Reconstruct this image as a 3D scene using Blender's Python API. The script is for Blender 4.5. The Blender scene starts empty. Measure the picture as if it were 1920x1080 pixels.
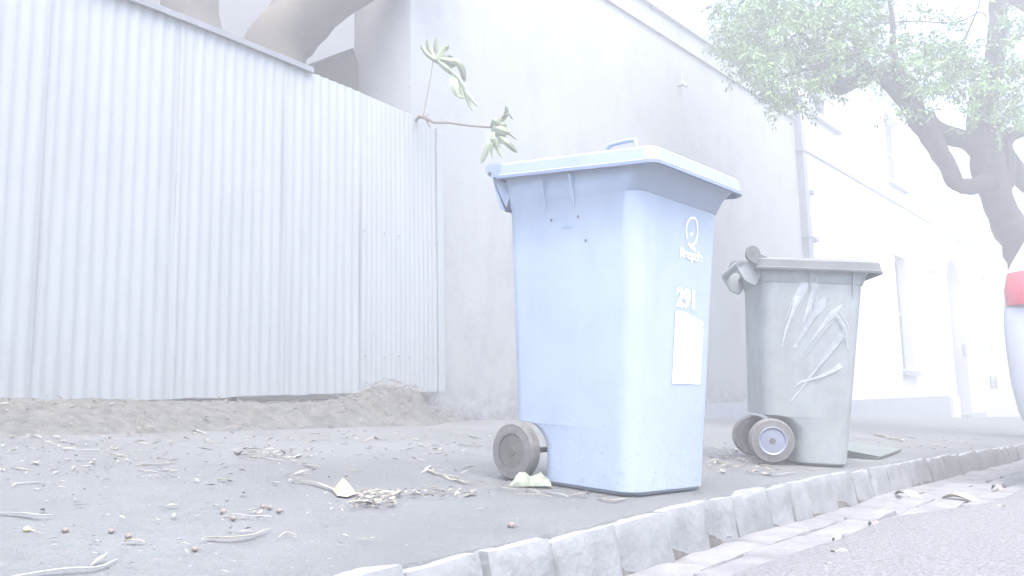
import bpy, bmesh, math, random
from mathutils import Vector, Matrix, noise
rnd = random.Random(7)
C = bpy.context.scene.collection
sc = bpy.context.scene
R = math.radians
# ---------------------------------------------------------------- camera
EYE = 0.5                                   # camera height over the world zero
FPX, CX, CY = 1550.0, 960.0, 540.0
TH, ROLL = math.atan(208 / 1550), R(1.24)
Fw = Vector((0, math.cos(TH), math.sin(TH)))
U0 = Vector((0, -math.sin(TH), math.cos(TH)))
R0 = Vector((1, 0, 0))
Rt = R0 * math.cos(ROLL) - U0 * math.sin(ROLL)
Up = U0 * math.cos(ROLL) + R0 * math.sin(ROLL)
cam = bpy.data.objects.new('camera', bpy.data.cameras.new('camera'))
C.objects.link(cam)
m = Matrix((Rt, Up, -Fw)).transposed().to_4x4()
m.translation = (0, 0, EYE)
cam.matrix_world = m
cam.data.lens = FPX / 1920 * 36
cam.data.sensor_width = 36
cam.data.clip_start = 0.05
cam.data.clip_end = 2000
sc.camera = cam
# ---------------------------------------------------------------- world, sun, exposure
SUN_EL, SUN_AZ = R(70), R(160)              # a veiled sun over the road side, to the right
w = bpy.data.worlds.new('World'); sc.world = w; w.use_nodes = True
nt = w.node_tree; nt.nodes.clear()
sky = nt.nodes.new('ShaderNodeTexSky'); sky.sky_type = 'NISHITA'; sky.sun_disc = False
sky.sun_elevation = SUN_EL; sky.sun_rotation = SUN_AZ
sky.air_density = 1.0; sky.dust_density = 4.2; sky.ozone_density = 1.0
bg = nt.nodes.new('ShaderNodeBackground'); bg.inputs['Strength'].default_value = 0.15
wo = nt.nodes.new('ShaderNodeOutputWorld')
nt.links.new(sky.outputs[0], bg.inputs[0]); nt.links.new(bg.outputs[0], wo.inputs[0])
sl = bpy.data.lights.new('sun', 'SUN'); sl.energy = .6; sl.angle = R(80); sl.color = (1, .97, .88)
so = bpy.data.objects.new('sun', sl); C.objects.link(so)
sdir = Vector((math.sin(SUN_AZ) * math.cos(SUN_EL), math.cos(SUN_AZ) * math.cos(SUN_EL), math.sin(SUN_EL)))
so.rotation_euler = sdir.to_track_quat('Z', 'Y').to_euler()
so.location = (0, 0, 20)
sc.view_settings.view_transform = 'Standard'; sc.view_settings.look = 'None'
sc.view_settings.gamma = 1; sc.view_settings.exposure = 3.36
try:
    sc.cycles.volume_step_rate = 1; sc.cycles.volume_bounces = 2; sc.cycles.max_bounces = 8
    sc.cycles.use_denoising = True
except Exception: pass
# ---------------------------------------------------------------- coordinates
_a = math.atan2(.64, .77)
SD = Vector((math.sin(_a), math.cos(_a), 0))          # along the street, away
ND = Vector((-math.cos(_a), math.sin(_a), 0))         # across, towards the buildings
def ray(px, py): return Fw + Rt * ((px - CX) / FPX) - Up * ((py - CY) / FPX)
def P(px, py, Y):
    d = ray(px, py); v = d * (Y / d.y); v.z += EYE; return v
def gz(s, n): return -.378 - .029 * (s - 4.77) + .064 * (n - 1.55) + EYE
def S(s, n, z): v = SD * s + ND * n; v.z = z; return v
def G(px, py, lift=0.0):                              # pixel to point on the footpath plane
    d = ray(px, py); A = gz(0, 0) - EYE; t = A / (d.z + .029 * d.dot(SD) - .064 * d.dot(ND))
    v = d * t; v.z += EYE + lift; return v
def Wn(px, py, n):                                    # pixel to point on a vertical plane parallel to the street
    d = ray(px, py); t = n / d.dot(ND); v = d * t; v.z += EYE; return v
GN = Vector((0, 0, 1)) + SD * .029 - ND * .064; GN.normalize()
# ---------------------------------------------------------------- materials
def mat(name, col, rough=.7, var=.0, vs=6, bump=0., bs=60, col2=None, mixs=None, spec=.4, metal=0, stretch=None, lo=.35, hi=.65, coat=0):
    M = bpy.data.materials.new(name); M.use_nodes = True
    n = M.node_tree; p = n.nodes['Principled BSDF']
    p.inputs['Roughness'].default_value = rough; p.inputs['Metallic'].default_value = metal
    p.inputs['Specular IOR Level'].default_value = spec
    p.inputs['Coat Weight'].default_value = coat
    tc = n.nodes.new('ShaderNodeTexCoord'); mp = n.nodes.new('ShaderNodeMapping')
    n.links.new(tc.outputs['Object'], mp.inputs[0])
    if stretch: mp.inputs['Scale'].default_value = stretch
    c = (*col, 1)
    last = None
    if var or col2:
        t = n.nodes.new('ShaderNodeTexNoise'); t.inputs['Scale'].default_value = mixs or vs
        t.inputs['Detail'].default_value = 6; t.inputs['Roughness'].default_value = .65
        n.links.new(mp.outputs[0], t.inputs[0])
        r = n.nodes.new('ShaderNodeValToRGB')
        r.color_ramp.elements[0].position = lo; r.color_ramp.elements[1].position = hi
        if col2: a, b = (*col, 1), (*col2, 1)
        else: a = tuple(x * (1 - var) for x in col) + (1,); b = tuple(min(1, x * (1 + var)) for x in col) + (1,)
        r.color_ramp.elements[0].color = a; r.color_ramp.elements[1].color = b
        n.links.new(t.outputs[0], r.inputs[0]); last = r.outputs[0]
        n.links.new(last, p.inputs['Base Color'])
    else: p.inputs['Base Color'].default_value = c
    if bump:
        t2 = n.nodes.new('ShaderNodeTexNoise'); t2.inputs['Scale'].default_value = bs; t2.inputs['Detail'].default_value = 5
        n.links.new(mp.outputs[0], t2.inputs[0])
        b = n.nodes.new('ShaderNodeBump'); b.inputs['Strength'].default_value = bump; b.inputs['Distance'].default_value = .01
        n.links.new(t2.outputs[0], b.inputs['Height']); n.links.new(b.outputs[0], p.inputs['Normal'])
    return M
def over(M, col, scale, lo, hi, stretch=(1, 1, 1), zr=None, vor=False, amt=1.0):
    """lay a patchy stain of another colour over a material; zr=(z0,z1) limits it to a height band (dirt splash, water runs)"""
    n = M.node_tree; p = n.nodes['Principled BSDF']; inp = p.inputs['Base Color']
    mx = n.nodes.new('ShaderNodeMix'); mx.data_type = 'RGBA'
    if inp.links: n.links.new(inp.links[0].from_socket, mx.inputs[6])
    else: mx.inputs[6].default_value = inp.default_value
    mx.inputs[7].default_value = (*col, 1)
    tc = n.nodes.new('ShaderNodeTexCoord'); mp = n.nodes.new('ShaderNodeMapping'); mp.inputs['Scale'].default_value = stretch
    n.links.new(tc.outputs['Object'], mp.inputs[0])
    if vor:
        t = n.nodes.new('ShaderNodeTexVoronoi'); t.inputs['Scale'].default_value = scale; o = t.outputs['Distance']
    else:
        t = n.nodes.new('ShaderNodeTexNoise'); t.inputs['Scale'].default_value = scale; t.inputs['Detail'].default_value = 7; t.inputs['Roughness'].default_value = .7; o = t.outputs[0]
    n.links.new(mp.outputs[0], t.inputs[0])
    mr = n.nodes.new('ShaderNodeMapRange'); mr.inputs[1].default_value = lo; mr.inputs[2].default_value = hi; mr.inputs[4].default_value = amt
    n.links.new(o, mr.inputs[0]); f = mr.outputs[0]
    if zr:
        sp = n.nodes.new('ShaderNodeSeparateXYZ'); n.links.new(tc.outputs['Object'], sp.inputs[0])
        m2 = n.nodes.new('ShaderNodeMapRange'); m2.inputs[1].default_value = zr[0]; m2.inputs[2].default_value = zr[1]
        n.links.new(sp.outputs[2], m2.inputs[0])
        mm = n.nodes.new('ShaderNodeMath'); mm.operation = 'MULTIPLY'; n.links.new(f, mm.inputs[0]); n.links.new(m2.outputs[0], mm.inputs[1]); f = mm.outputs[0]
    n.links.new(f, mx.inputs[0]); n.links.new(mx.outputs[2], inp)
    return M
M = {}
M['asphalt'] = over(mat('footpath asphalt', (.101, .110, .115), .9, .16, 1.6, .9, 170), (.26, .25, .25), 55, .10, .0, vor=True, amt=.8)
over(M['asphalt'], (.05, .05, .055), 3.2, .52, .7, amt=.5)
M['road'] = over(mat('road asphalt', (.122, .126, .134), .9, .3, 90, 1.0, 140), (.36, .35, .36), 80, .16, .0, vor=True)
M['stone'] = over(mat('bluestone', (.165, .177, .188), .85, .16, 7, .4, 45), (.11, .11, .112), 9, .55, .75, amt=.6)
M['gutter'] = over(mat('worn bluestone pitchers', (.135, .14, .15), .85, .2, 5, .5, 45), (.085, .086, .09), 6, .5, .7, amt=.6)
M['joint'] = mat('dirty mortar', (.07, .068, .066), .95, .3, 20, .8, 60)
M['dirt'] = over(mat('dry earth and mulch', (.070, .073, .071), 1, .35, 14, 1.0, 60), (.115, .117, .108), 26, .55, .7)
M['iron'] = over(mat('weathered pale blue corrugated iron', (.208, .230, .246), .7, .05, 2.2, .1, 30, stretch=(3, 3, .5)), (.165, .178, .194), 10, .56, .72, stretch=(5, 5, .35), amt=.5)
over(M['iron'], (.12, .09, .07), 30, .6, .75, zr=(.26, .15), amt=.4)
over(M['iron'], (.12, .11, .105), 40, .66, .74, amt=.6)
M['cap'] = mat('zinc capping', (.11, .118, .135), .5, .12, 8)
M['render'] = over(mat('pale render', (.205, .221, .232), .9, .05, 1.2, .35, 28), (.16, .166, .176), 4, .52, .75, stretch=(1.6, 1.6, .35), amt=.5)
over(M['render'], (.10, .10, .105), 7, .42, .6, zr=(.50, .12), amt=.8)
over(M['render'], (.15, .155, .165), 1.6, .52, .66, stretch=(1, 1, .8), amt=.5)
over(M['render'], (.12, .13, .15), 5, .55, .68, stretch=(2, 2, .6), zr=(4.3, 5.1), amt=.8)
M['pier'] = over(mat('grey render of the return wall', (.25, .255, .27), .9, .08, 2, .3, 28), (.08, .08, .085), 4, .6, .72, amt=.7)
M['paint'] = over(mat('white painted wall', (.50, .515, .54), .8, .03, 1, .2, 30), (.4, .4, .42), 5, .62, .75, amt=.5)
M['nbwall'] = mat('grey painted neighbour wall', (.09, .094, .10), .9, .08, 2, .3, 28)
M['plinth'] = mat('pale grey painted plinth', (.21, .235, .28), .8, .08, 3, .3, 30)
M['trim'] = mat('white trim', (.42, .435, .47), .7, .04, 5)
M['pipe'] = mat('grey painted downpipe', (.14, .155, .20), .6, .08, 5)
M['glass'] = mat('dark window glass', (.04, .05, .07), .08, spec=.8)
M['void'] = mat('dark door paint', (.025, .025, .035), .5)
M['roofm'] = mat('grey sheet roof', (.22, .24, .28), .5)
M['bark'] = over(mat('dark street tree bark', (.028, .025, .027), .9, .3, 8, 1.0, 30, stretch=(1, 1, .4)), (.055, .052, .058), 5, .55, .7)
M['fig'] = over(mat('smooth brown bark', (.045, .038, .03), .8, .25, 3, .5, 18), (.12, .12, .14), 2.2, .6, .7)
M['leaf'] = mat('fresh green leaves', (.11, .20, .065), .6, col2=(.20, .33, .13), mixs=2.2)
M['leafd'] = mat('deep green leaves', (.055, .10, .038), .6, col2=(.10, .175, .07), mixs=3)
M['figleaf'] = mat('lobed leaf green', (.06, .085, .04), .45, col2=(.09, .12, .06), mixs=8)
M['figleafu'] = mat('pale leaf underside', (.13, .17, .10), .5, col2=(.17, .21, .14), mixs=12)
M['stem'] = mat('brown twig', (.11, .09, .07), .8, .2, 20)
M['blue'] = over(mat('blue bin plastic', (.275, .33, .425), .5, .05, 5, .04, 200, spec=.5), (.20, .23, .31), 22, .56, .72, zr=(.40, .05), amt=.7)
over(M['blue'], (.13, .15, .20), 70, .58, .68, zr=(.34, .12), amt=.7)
over(M['blue'], (.36, .42, .50), 3, .5, .75, stretch=(1.5, 1.5, .3), amt=.35)
M['bluelid'] = mat('blue lid plastic', (.20, .245, .355), .55, .05, 5, .03, 200, spec=.55)
M['dark'] = over(mat('dark grey green bin plastic', (.21, .235, .24), .55, .12, 6, .05, 150), (.27, .29, .30), 7, .5, .75, stretch=(4, 4, .5), amt=.6)
M['darklid'] = mat('grey green lid plastic', (.085, .092, .095), .6, .15, 8, .04, 150)
M['rubber'] = mat('black rubber', (.115, .115, .116), .95, .2, 30)
M['rim'] = mat('grey black wheel plastic', (.09, .088, .085), .95, .2, 20)
M['hub'] = mat('pale hub cap', (.17, .19, .25), .45, .1, 20)
M['steel'] = mat('axle steel', (.2, .2, .2), .4, metal=.8)
M['white'] = mat('white print', (.80, .82, .84), .5)
M['faint'] = mat('faded print', (.22, .32, .52), .5)
M['ink'] = mat('faded grey print on paper', (.55, .57, .6), .7)
M['scuff'] = mat('white scrape', (.30, .33, .36), .7, .15, 40)
M['dry'] = mat('straw coloured dry leaf', (.25, .24, .195), .7, .2, 30)
M['dryw'] = mat('bleached dry strip', (.28, .285, .28), .7, .15, 30)
M['dryy'] = mat('yellow leaf', (.33, .30, .20), .6, .15, 20)
M['brown'] = mat('brown dry seed', (.165, .145, .135), .8, .3, 40)
M['crisp'] = mat('grey green crumpled leaf', (.20, .23, .18), .7, .3, 25)
M['panel'] = mat('grey green plastic panel', (.085, .105, .10), .6, .1, 9)
M['carp'] = mat('silver grey car paint', (.52, .54, .58), .3, spec=.5, coat=.5)
M['carb'] = mat('black car plastic', (.03, .03, .032), .7)
M['carg'] = mat('car glass', (.16, .17, .19), .05, spec=.9)
M['red'] = mat('red lamp lens', (.55, .12, .15), .2, spec=.8, coat=.6)
M['chrome'] = mat('bright metal', (.6, .62, .65), .2, metal=1)
# ---------------------------------------------------------------- mesh helpers
class MB:
    def __init__(s): s.v = []; s.f = []
    def add(s, vs, fs):
        b = len(s.v); s.v += [Vector(x) for x in vs]; s.f += [tuple(i + b for i in f) for f in fs]
    def box(s, c, ax, ay, az):                        # centre and three half vectors
        c = Vector(c); vs = [c + ax * i + ay * j + az * k for i in (-1, 1) for j in (-1, 1) for k in (-1, 1)]
        fs = [(0, 1, 3, 2), (4, 6, 7, 5), (0, 4, 5, 1), (2, 3, 7, 6), (0, 2, 6, 4), (1, 5, 7, 3)]
        s.add(vs, fs)
    def sbox(s, s0, s1, n0, n1, z0, z1):              # box in street coordinates
        s.box(S((s0 + s1) / 2, (n0 + n1) / 2, (z0 + z1) / 2), SD * (s1 - s0) / 2, ND * (n1 - n0) / 2, Vector((0, 0, (z1 - z0) / 2)))
    def lbox(s, x0, x1, y0, y1, z0, z1):
        s.box(((x0 + x1) / 2, (y0 + y1) / 2, (z0 + z1) / 2), Vector(((x1 - x0) / 2, 0, 0)), Vector((0, (y1 - y0) / 2, 0)), Vector((0, 0, (z1 - z0) / 2)))
    def loft(s, rings, cap0=True, cap1=True, closed=True):
        k = len(rings[0]); b = len(s.v)
        for r in rings: s.v += [Vector(x) for x in r]
        for i in range(len(rings) - 1):
            for j in range(k if closed else k - 1):
                a = b + i * k + j; c = b + i * k + (j + 1) % k
                s.f.append((a, c, c + k, a + k))
        if cap0: s.f.append(tuple(b + j for j in range(k))[::-1])
        if cap1: s.f.append(tuple(b + (len(rings) - 1) * k + j for j in range(k)))
    def tube(s, pts, rad, k=8, cap=True, jit=0):
        pts = [Vector(p) for p in pts]; rings = []
        ref = None
        for i, p in enumerate(pts):
            t = (pts[min(i + 1, len(pts) - 1)] - pts[max(i - 1, 0)]).normalized()
            if ref is None: ref = t.orthogonal().normalized()
            x = (ref - t * ref.dot(t)).normalized(); y = t.cross(x); ref = x
            r = rad[i] if isinstance(rad, (list, tuple)) else rad
            rings.append([p + (x * math.cos(2 * math.pi * j / k) + y * math.sin(2 * math.pi * j / k)) * r * (1 + jit * noise.noise(p * 7 + Vector((j, 0, 0)))) for j in range(k)])
        s.loft(rings, cap, cap)
    def ball(s, c, r, sq=(1, 1, 1), k=8, jit=0):
        c = Vector(c); rings = []
        for i in range(1, k):
            th = math.pi * i / k
            rings.append([c + Vector((math.sin(th) * math.cos(2 * math.pi * j / (k + 2)) * sq[0], math.sin(th) * math.sin(2 * math.pi * j / (k + 2)) * sq[1], math.cos(th) * sq[2])) * r * (1 + jit * rnd.uniform(-1, 1)) for j in range(k + 2)])
        s.loft(rings)
    def build(s, name, material, parent=None, local=False, smooth=False):
        me = bpy.data.meshes.new(name)
        off = Vector((0, 0, 0))
        if parent is not None and not local:
            q = parent
            while q is not None: off += q.location; q = q.parent
        me.from_pydata([v - off for v in s.v], [], s.f); me.update()
        me.materials.append(material if not isinstance(material, str) else M[material])
        bm = bmesh.new(); bm.from_mesh(me); bmesh.ops.recalc_face_normals(bm, faces=bm.faces); bm.to_mesh(me); bm.free()
        if smooth:
            for p in me.polygons: p.use_smooth = True
            try: me.set_sharp_from_angle(angle=R(smooth if smooth is not True else 40))
            except Exception: pass
        o = bpy.data.objects.new(name, me); C.objects.link(o)
        if parent is not None: o.parent = parent
        return o
def tag(o, label=None, cat=None, group=None, kind=None):
    if label: o['label'] = label
    if cat: o['category'] = cat
    if group: o['group'] = group
    if kind: o['kind'] = kind
    return o
def empty(name, loc, label, cat, group=None):
    o = bpy.data.objects.new(name, None); C.objects.link(o); o.location = loc; o.empty_display_size = .1
    return tag(o, label, cat, group)
def lerp(a, b, t): return a + (b - a) * t
def interp(x, tab):
    if x <= tab[0][0]: return tab[0][1]
    for (a, b), (c, d) in zip(tab, tab[1:]):
        if x <= c: return b + (d - b) * (x - a) / (c - a)
    return tab[-1][1]
# ---------------------------------------------------------------- ground
KERB = [(-6, 1.10), (.9, 1.14), (1.58, 1.17), (2.2, 1.23), (3.1, 1.30), (5, 1.36), (80, 1.40)]
def kn(s): return interp(s, KERB)
KH = .135
mb = MB()
SS = [-12, -6, -3, -1] + [i * .05 for i in range(0, 201)] + [10.5, 11, 12, 14, 17, 20, 25, 30, 40, 60, 100, 160]
rows = []
for s_ in SS:
    n0 = kn(s_) + .006 + .008 * noise.noise(Vector((s_ * 9, 2, 2)))
    r = []
    for k in range(26):
        n_ = n0 + (.022 if k == 1 else 0) + ((6.2 - n0) * ((k - 1) / 24) ** 1.3 if k > 1 else 0)
        z = gz(s_, n_) + .006 * noise.noise(Vector((s_ * .9, n_ * .9, 3))) 
        if k == 0: z -= .028
        if k == 1: z -= .004 + .004 * noise.noise(Vector((s_ * 14, 1, 1)))
        r.append(S(s_, n_, z))
    rows.append(r)
mb.loft(rows, False, False, closed=False)
tag(mb.build('footpath', 'asphalt', smooth=True), kind='structure')
def rz(s, n): return gz(s, kn(s)) - KH - .012 + (.035 * min(1, max(0, (kn(s) - n) / .5))) - .012 * max(0, kn(s) - .5 - n) * -1 * .5
GWT = [(1, .27), (2.1, .28), (2.57, .36), (3.16, .38), (3.4, .46), (3.93, .60), (6, .62)]
mb = MB(); rows = []
for s_ in SS:
    r = []
    for k in range(18):
        n_ = kn(s_) - interp(s_, GWT) - .012 * noise.noise(Vector((s_ * 4, 7, 0))) - (14) * (k / 17) ** 2
        r.append(S(s_, n_, rz(s_, n_) + (.030 if k else .014) + .004 * noise.noise(Vector((s_ * 1.3, n_ * 1.3, 9)))))
    rows.append(r)
mb.loft(rows, False, False, closed=False)
tag(mb.build('road', 'road', smooth=True), kind='structure')
mb = MB(); mb.add([S(-30, -140, -1.2), S(170, -140, -5.2), S(170, 140, -5.2), S(-30, 140, -1.2)], [(0, 1, 2, 3)])
tag(mb.build('ground', 'dirt'), kind='structure')
# joint bed beneath the stones
mb = MB(); rows = []
for s_ in SS:
    k0 = kn(s_); rows.append([S(s_, k0 + .12, gz(s_, k0) - .03), S(s_, k0 + .01, gz(s_, k0) - .03), S(s_, k0 - .05, rz(s_, k0) - .02), S(s_, k0 - .56, rz(s_, k0 - .5) - .014)])
mb.loft(rows, False, False, closed=False)
tag(mb.build('gutter_bed', 'joint'), kind='structure')
def stone(mb, c, hx, hy, hz, ax, ay, az, e=.25, amp=.006, q=6, seed=0):
    idx = {}; vs = []; fs = []
    def vid(i, j, k):
        if (i, j, k) in idx: return idx[(i, j, k)]
        p = Vector((i / q * 2 - 1, j / q * 2 - 1, k / q * 2 - 1))
        u = Vector((max(-1 + e, min(1 - e, p.x)), max(-1 + e, min(1 - e, p.y)), max(-1 + e, min(1 - e, p.z))))
        d = p - u
        if d.length > 1e-6: p = u + d.normalized() * min(d.length, e)
        pos = c + ax * (p.x * hx) + ay * (p.y * hy) + az * (p.z * hz)
        nv = noise.noise_vector(pos * 9 + Vector((seed, 0, 0))) * amp + noise.noise_vector(pos * 28 + Vector((seed, 5, 0))) * amp * .45
        idx[(i, j, k)] = len(vs); vs.append(pos + nv); return idx[(i, j, k)]
    for a in range(q):
        for b in range(q):
            for f in (0, q):
                fs.append((vid(f, a, b), vid(f, a + 1, b), vid(f, a + 1, b + 1), vid(f, a, b + 1)))
                fs.append((vid(a, f, b), vid(a + 1, f, b), vid(a + 1, f, b + 1), vid(a, f, b + 1)))
                fs.append((vid(a, b, f), vid(a + 1, b, f), vid(a + 1, b + 1, f), vid(a, b + 1, f)))
    mb.add(vs, fs)
mb = MB(); s_ = -1.2; i = 0
cuts = {}
while s_ < 26:
    L = rnd.uniform(.2, .36) if s_ > 0 else .33
    sm = s_ + L / 2; k0 = kn(sm)
    az = (Vector((0, 0, 1)) + ND * .16).normalized(); az = (az + SD * rnd.uniform(-.03, .03)).normalized()
    ax = (SD - az * SD.dot(az) + ND * .01).normalized(); ay = az.cross(ax)
    z = gz(sm, k0) - KH / 2 - .030 + rnd.uniform(-.004, .004)
    c = S(sm, k0 + .050 + rnd.uniform(-.008, .008), z)
    stone(mb, c, L / 2 - .008, .085, KH / 2 + .02, ax, ay, az, e=.13, amp=.007, q=8, seed=i * 3.1)
    s_ += L; i += 1
tag(mb.build('kerb', 'stone', smooth=60), kind='structure')
mb = MB()
for row in range(4):
    s_ = -1.5 + row * .17
    while s_ < 22:
        L = rnd.uniform(.28, .55); sm = s_ + L / 2
        n_ = kn(sm) - .105 - row * .155 + rnd.uniform(-.01, .01)
        if kn(sm) - n_ > interp(sm, GWT) + .05: s_ += L; continue
        az = (Vector((0, 0, 1)) + SD * rnd.uniform(-.02, .03) + ND * rnd.uniform(-.05, .02)).normalized()
        ax = (SD - az * SD.dot(az) + ND * rnd.uniform(-.05, .05)).normalized(); ay = az.cross(ax)
        c = S(sm, n_, rz(sm, n_) - .036 + rnd.uniform(-.008, .008))
        stone(mb, c, L / 2 - .013, .067, 0.045, ax, ay, az, e=.2, amp=.006, q=6, seed=s_ * 3 + row)
        s_ += L
tag(mb.build('gutter', 'gutter', smooth=60), kind='structure')
# ---------------------------------------------------------------- fence
NF = 4.861
def ftop(s): return interp(s, [(2.2, 2.49), (2.78, 2.47), (3.58, 2.43), (3.96, 2.41), (4.68, 2.36), (4.9, 2.33)]) + EYE
def fbot(s): return interp(s, [(1.6, .028), (2.44, .04), (3.37, .062), (4.86, .075)]) + EYE
fence = empty('corrugated_fence', S(3, NF, gz(3, NF)), 'pale blue corrugated iron fence standing above the dirt bank', 'fence')
edges = [-5.2, -4.4, -3.6, -2.8, -2.0, -1.2, -.4, .35, 1.05, 1.74, 2.55, 3.335, 4.04, 4.845]
for k, (a, b) in enumerate(zip(edges, edges[1:])):
    mb = MB(); pitch = .076 if b < 4.5 else .050; amp = .005 if b < 4.5 else .003
    nn = max(4, int(round((b - a + .03) / (pitch / 8)))); tilt = rnd.uniform(-.006, .006)
    cols_ = []
    for j in range(nn + 1):
        s_ = a + (b - a + .03) * j / nn; ph = 2 * math.pi * (s_ - a) / pitch
        c = math.cos(ph); off = amp * (math.copysign(abs(c) ** .8, c))
        col = []
        lean = -.025 * (s_ - 3) * 0
        for q in range(7):
            t = q / 6; z = lerp(fbot(s_) + (.012 * noise.noise(Vector((s_ * 5, k, 0))) if q == 0 else 0), ftop(s_), t)
            dn = off - .004 * (k % 2) + tilt * (t - .5) * 2 + .012 * noise.noise(Vector((s_ * .8, t * 2, k * 4.)))
            col.append(S(s_, NF - dn - (.006 * (j / nn)), z))
        cols_.append(col)
    mb.loft(cols_, False, False, closed=False)
    o = mb.build('iron_sheet', 'iron', fence, smooth=70)
    sm = o.modifiers.new('thick', 'SOLIDIFY'); sm.thickness = .0012; sm.use_rim = False
mb = MB()
pts = [(s_, ftop(s_)) for s_ in [-5.2 + i * .3 for i in range(30)] if s_ < 3.5] + [(3.575, ftop(3.575))]
rings = [[S(s_, NF - .035, z - .012), S(s_, NF - .035, z + .028), S(s_, NF - .01, z + .040), S(s_, NF + .04, z + .040), S(s_, NF + .04, z - .012)] for s_, z in pts]
mb.loft(rings); mb.build('cap_rail', 'cap', fence)
mb = MB(); mb.sbox(4.86, 4.93, NF - .022, NF + .05, fbot(4.9) - .0, ftop(4.9) - .02); mb.build('end_post', 'iron', fence)
mb = MB()
for z in (.75, 1.55, 2.35): mb.sbox(-5.1, 4.85, NF + .034, NF + .08, z + .1, z + .16)
for s_ in (-4, -1.5, .9, 3.0): mb.sbox(s_, s_ + .07, NF + .082, NF + .14, .2, 2.8)
mb.build('rail', 'stem', fence)
mb = MB()
for (px, py) in [(816, 458), (823, 670), (684, 668), (720, 670), (748, 668), (802, 372 + 300), (768, 670), (682, 432), (721, 438), (748, 443)]:
    mb = MB(); p = Wn(px, py, NF - .012); mb.ball(p - ND * .002, .006, k=5); mb.build('screw', 'stem', fence)
# dirt bank under the fence
mb = MB(); rows = []
for i in range(0, 150):
    s_ = -5 + i * .068; r = []
    for k in range(16):
        n_ = lerp(interp(s_, [(0, 3.9), (2, 4.05), (3.4, 4.3), (4.3, 4.35), (4.9, 4.75)]), 5.3, k / 15)
        t = k / 15
        h = .13 * max(0, min(1, (n_ - 4.1) / .5)) ** 1.2
        h += .125 * math.exp(-(abs(s_ - 4.28) / .42) ** 3) * math.exp(-((n_ - 4.76) / .24) ** 2) * (1 + .35 * noise.noise(Vector((s_ * 5, n_ * 5, 4))))
        h *= interp(s_, [(4.5, 1), (4.95, .15)])
        h += (.025 * noise.noise(Vector((s_ * 6, n_ * 6, 0))) + .012 * noise.noise(Vector((s_ * 20, n_ * 20, 0)))) - .0
        h = h * min(1, t * 3.5) - .016 + .022 * min(1, t * 5)
        r.append(S(s_, n_, gz(s_, n_) + h))
    rows.append(r)
mb.loft(rows, False, False, closed=False)
tag(mb.build('dirt_bank', 'dirt', smooth=True), kind='structure')
# ---------------------------------------------------------------- buildings
NW = 5.011
def wall_with_holes(mb, s0, s1, z0, z1, n, holes, th=.3):
    """front wall in the street plane with rectangular openings, reveals included"""
    ss = sorted({s0, s1, *[h[0] for h in holes], *[h[1] for h in holes]})
    zs = sorted({z0, z1, *[h[2] for h in holes], *[h[3] for h in holes]})
    for a, b in zip(ss, ss[1:]):
        for c, d in zip(zs, zs[1:]):
            cm, dm = (a + b) / 2, (c + d) / 2
            if any(h[0] < cm < h[1] and h[2] < dm < h[3] for h in holes): continue
            mb.add([S(a, n, c), S(b, n, c), S(b, n, d), S(a, n, d)], [(0, 1, 2, 3)])
    for (a, b, c, d) in holes:
        mb.add([S(a, n, c), S(b, n, c), S(b, n, d), S(a, n, d), S(a, n + th, c), S(b, n + th, c), S(b, n + th, d), S(a, n + th, d)],
               [(0, 1, 5, 4), (1, 2, 6, 5), (2, 3, 7, 6), (3, 0, 4, 7)])
B1 = empty('rendered_building', S(9, NW, gz(9, NW)), 'pale rendered side building with stained parapet behind the bins', 'building')
mb = MB()
s0, s1, zt = 4.73, 13.78, 5.03 + EYE
mb.sbox(s0, s1, NW, NW + .35, -.6, 4.66 + EYE)
mb.build('wall', 'render', B1)
mb = MB(); mb.sbox(s0 - .03, s1, NW - .03, NW + .38, 4.66 + EYE, 4.70 + EYE); mb.sbox(s0, s1, NW, NW + .33, 4.70 + EYE, zt - .05); mb.sbox(s0 - .04, s1, NW - .04, NW + .36, zt - .05, zt)
mb.build('parapet', 'render', B1)
mb = MB(); mb.sbox(9.0, s1, NW - .035, NW - .002, -.6, -.115 + EYE); mb.build('plinth', 'plinth', B1)
mb = MB(); p = Wn(1272, 150, NW)
mb.box(p - ND * .03, SD * .03, ND * .03, Vector((0, 0, .09))); mb.tube([p - ND * .05 + Vector((0, 0, -.05)), p - ND * .12 + Vector((0, 0, -.12))], .02)
mb.build('wall_bracket', 'pier', B1)
# return pier beyond the fence
B1b = empty('rendered_pier', S(s0, NW + .5, .3), 'grey return wall rising behind the fence at the corner of the pale building', 'wall')
mb = MB(); mb.sbox(s0 + .004, s0 + .22, NW + .002 + .35, NW + .72, -.3, 5.0); mb.sbox(s0 - .004, s0 + .0, NW + .002, NW + .72, -.3, 5.0); mb.build('pier_shaft', 'pier', B1b)
mb = MB(); mb.sbox(s0 - .012, s0 + .2, NW + .722, NW + .75, -.3, 5.0); mb.build('corner_bead', 'render', B1b)
# downpipe between buildings
dp = empty('downpipe', S(13.9, NW, gz(14, NW)), 'grey square downpipe running up the wall between the rendered building and the white one', 'pipe')
mb = MB(); mb.sbox(13.72, 13.90, NW - .12, NW - .002, gz(14, NW), 5.6); mb.build('pipe_run', 'pipe', dp)
mb = MB()
for z in (1.6, 3.1, 4.6):
    mb = MB(); mb.sbox(13.69, 13.93, NW - .135, NW - .001, z, z + .05); mb.build('pipe_bracket', 'pipe', dp)
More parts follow.
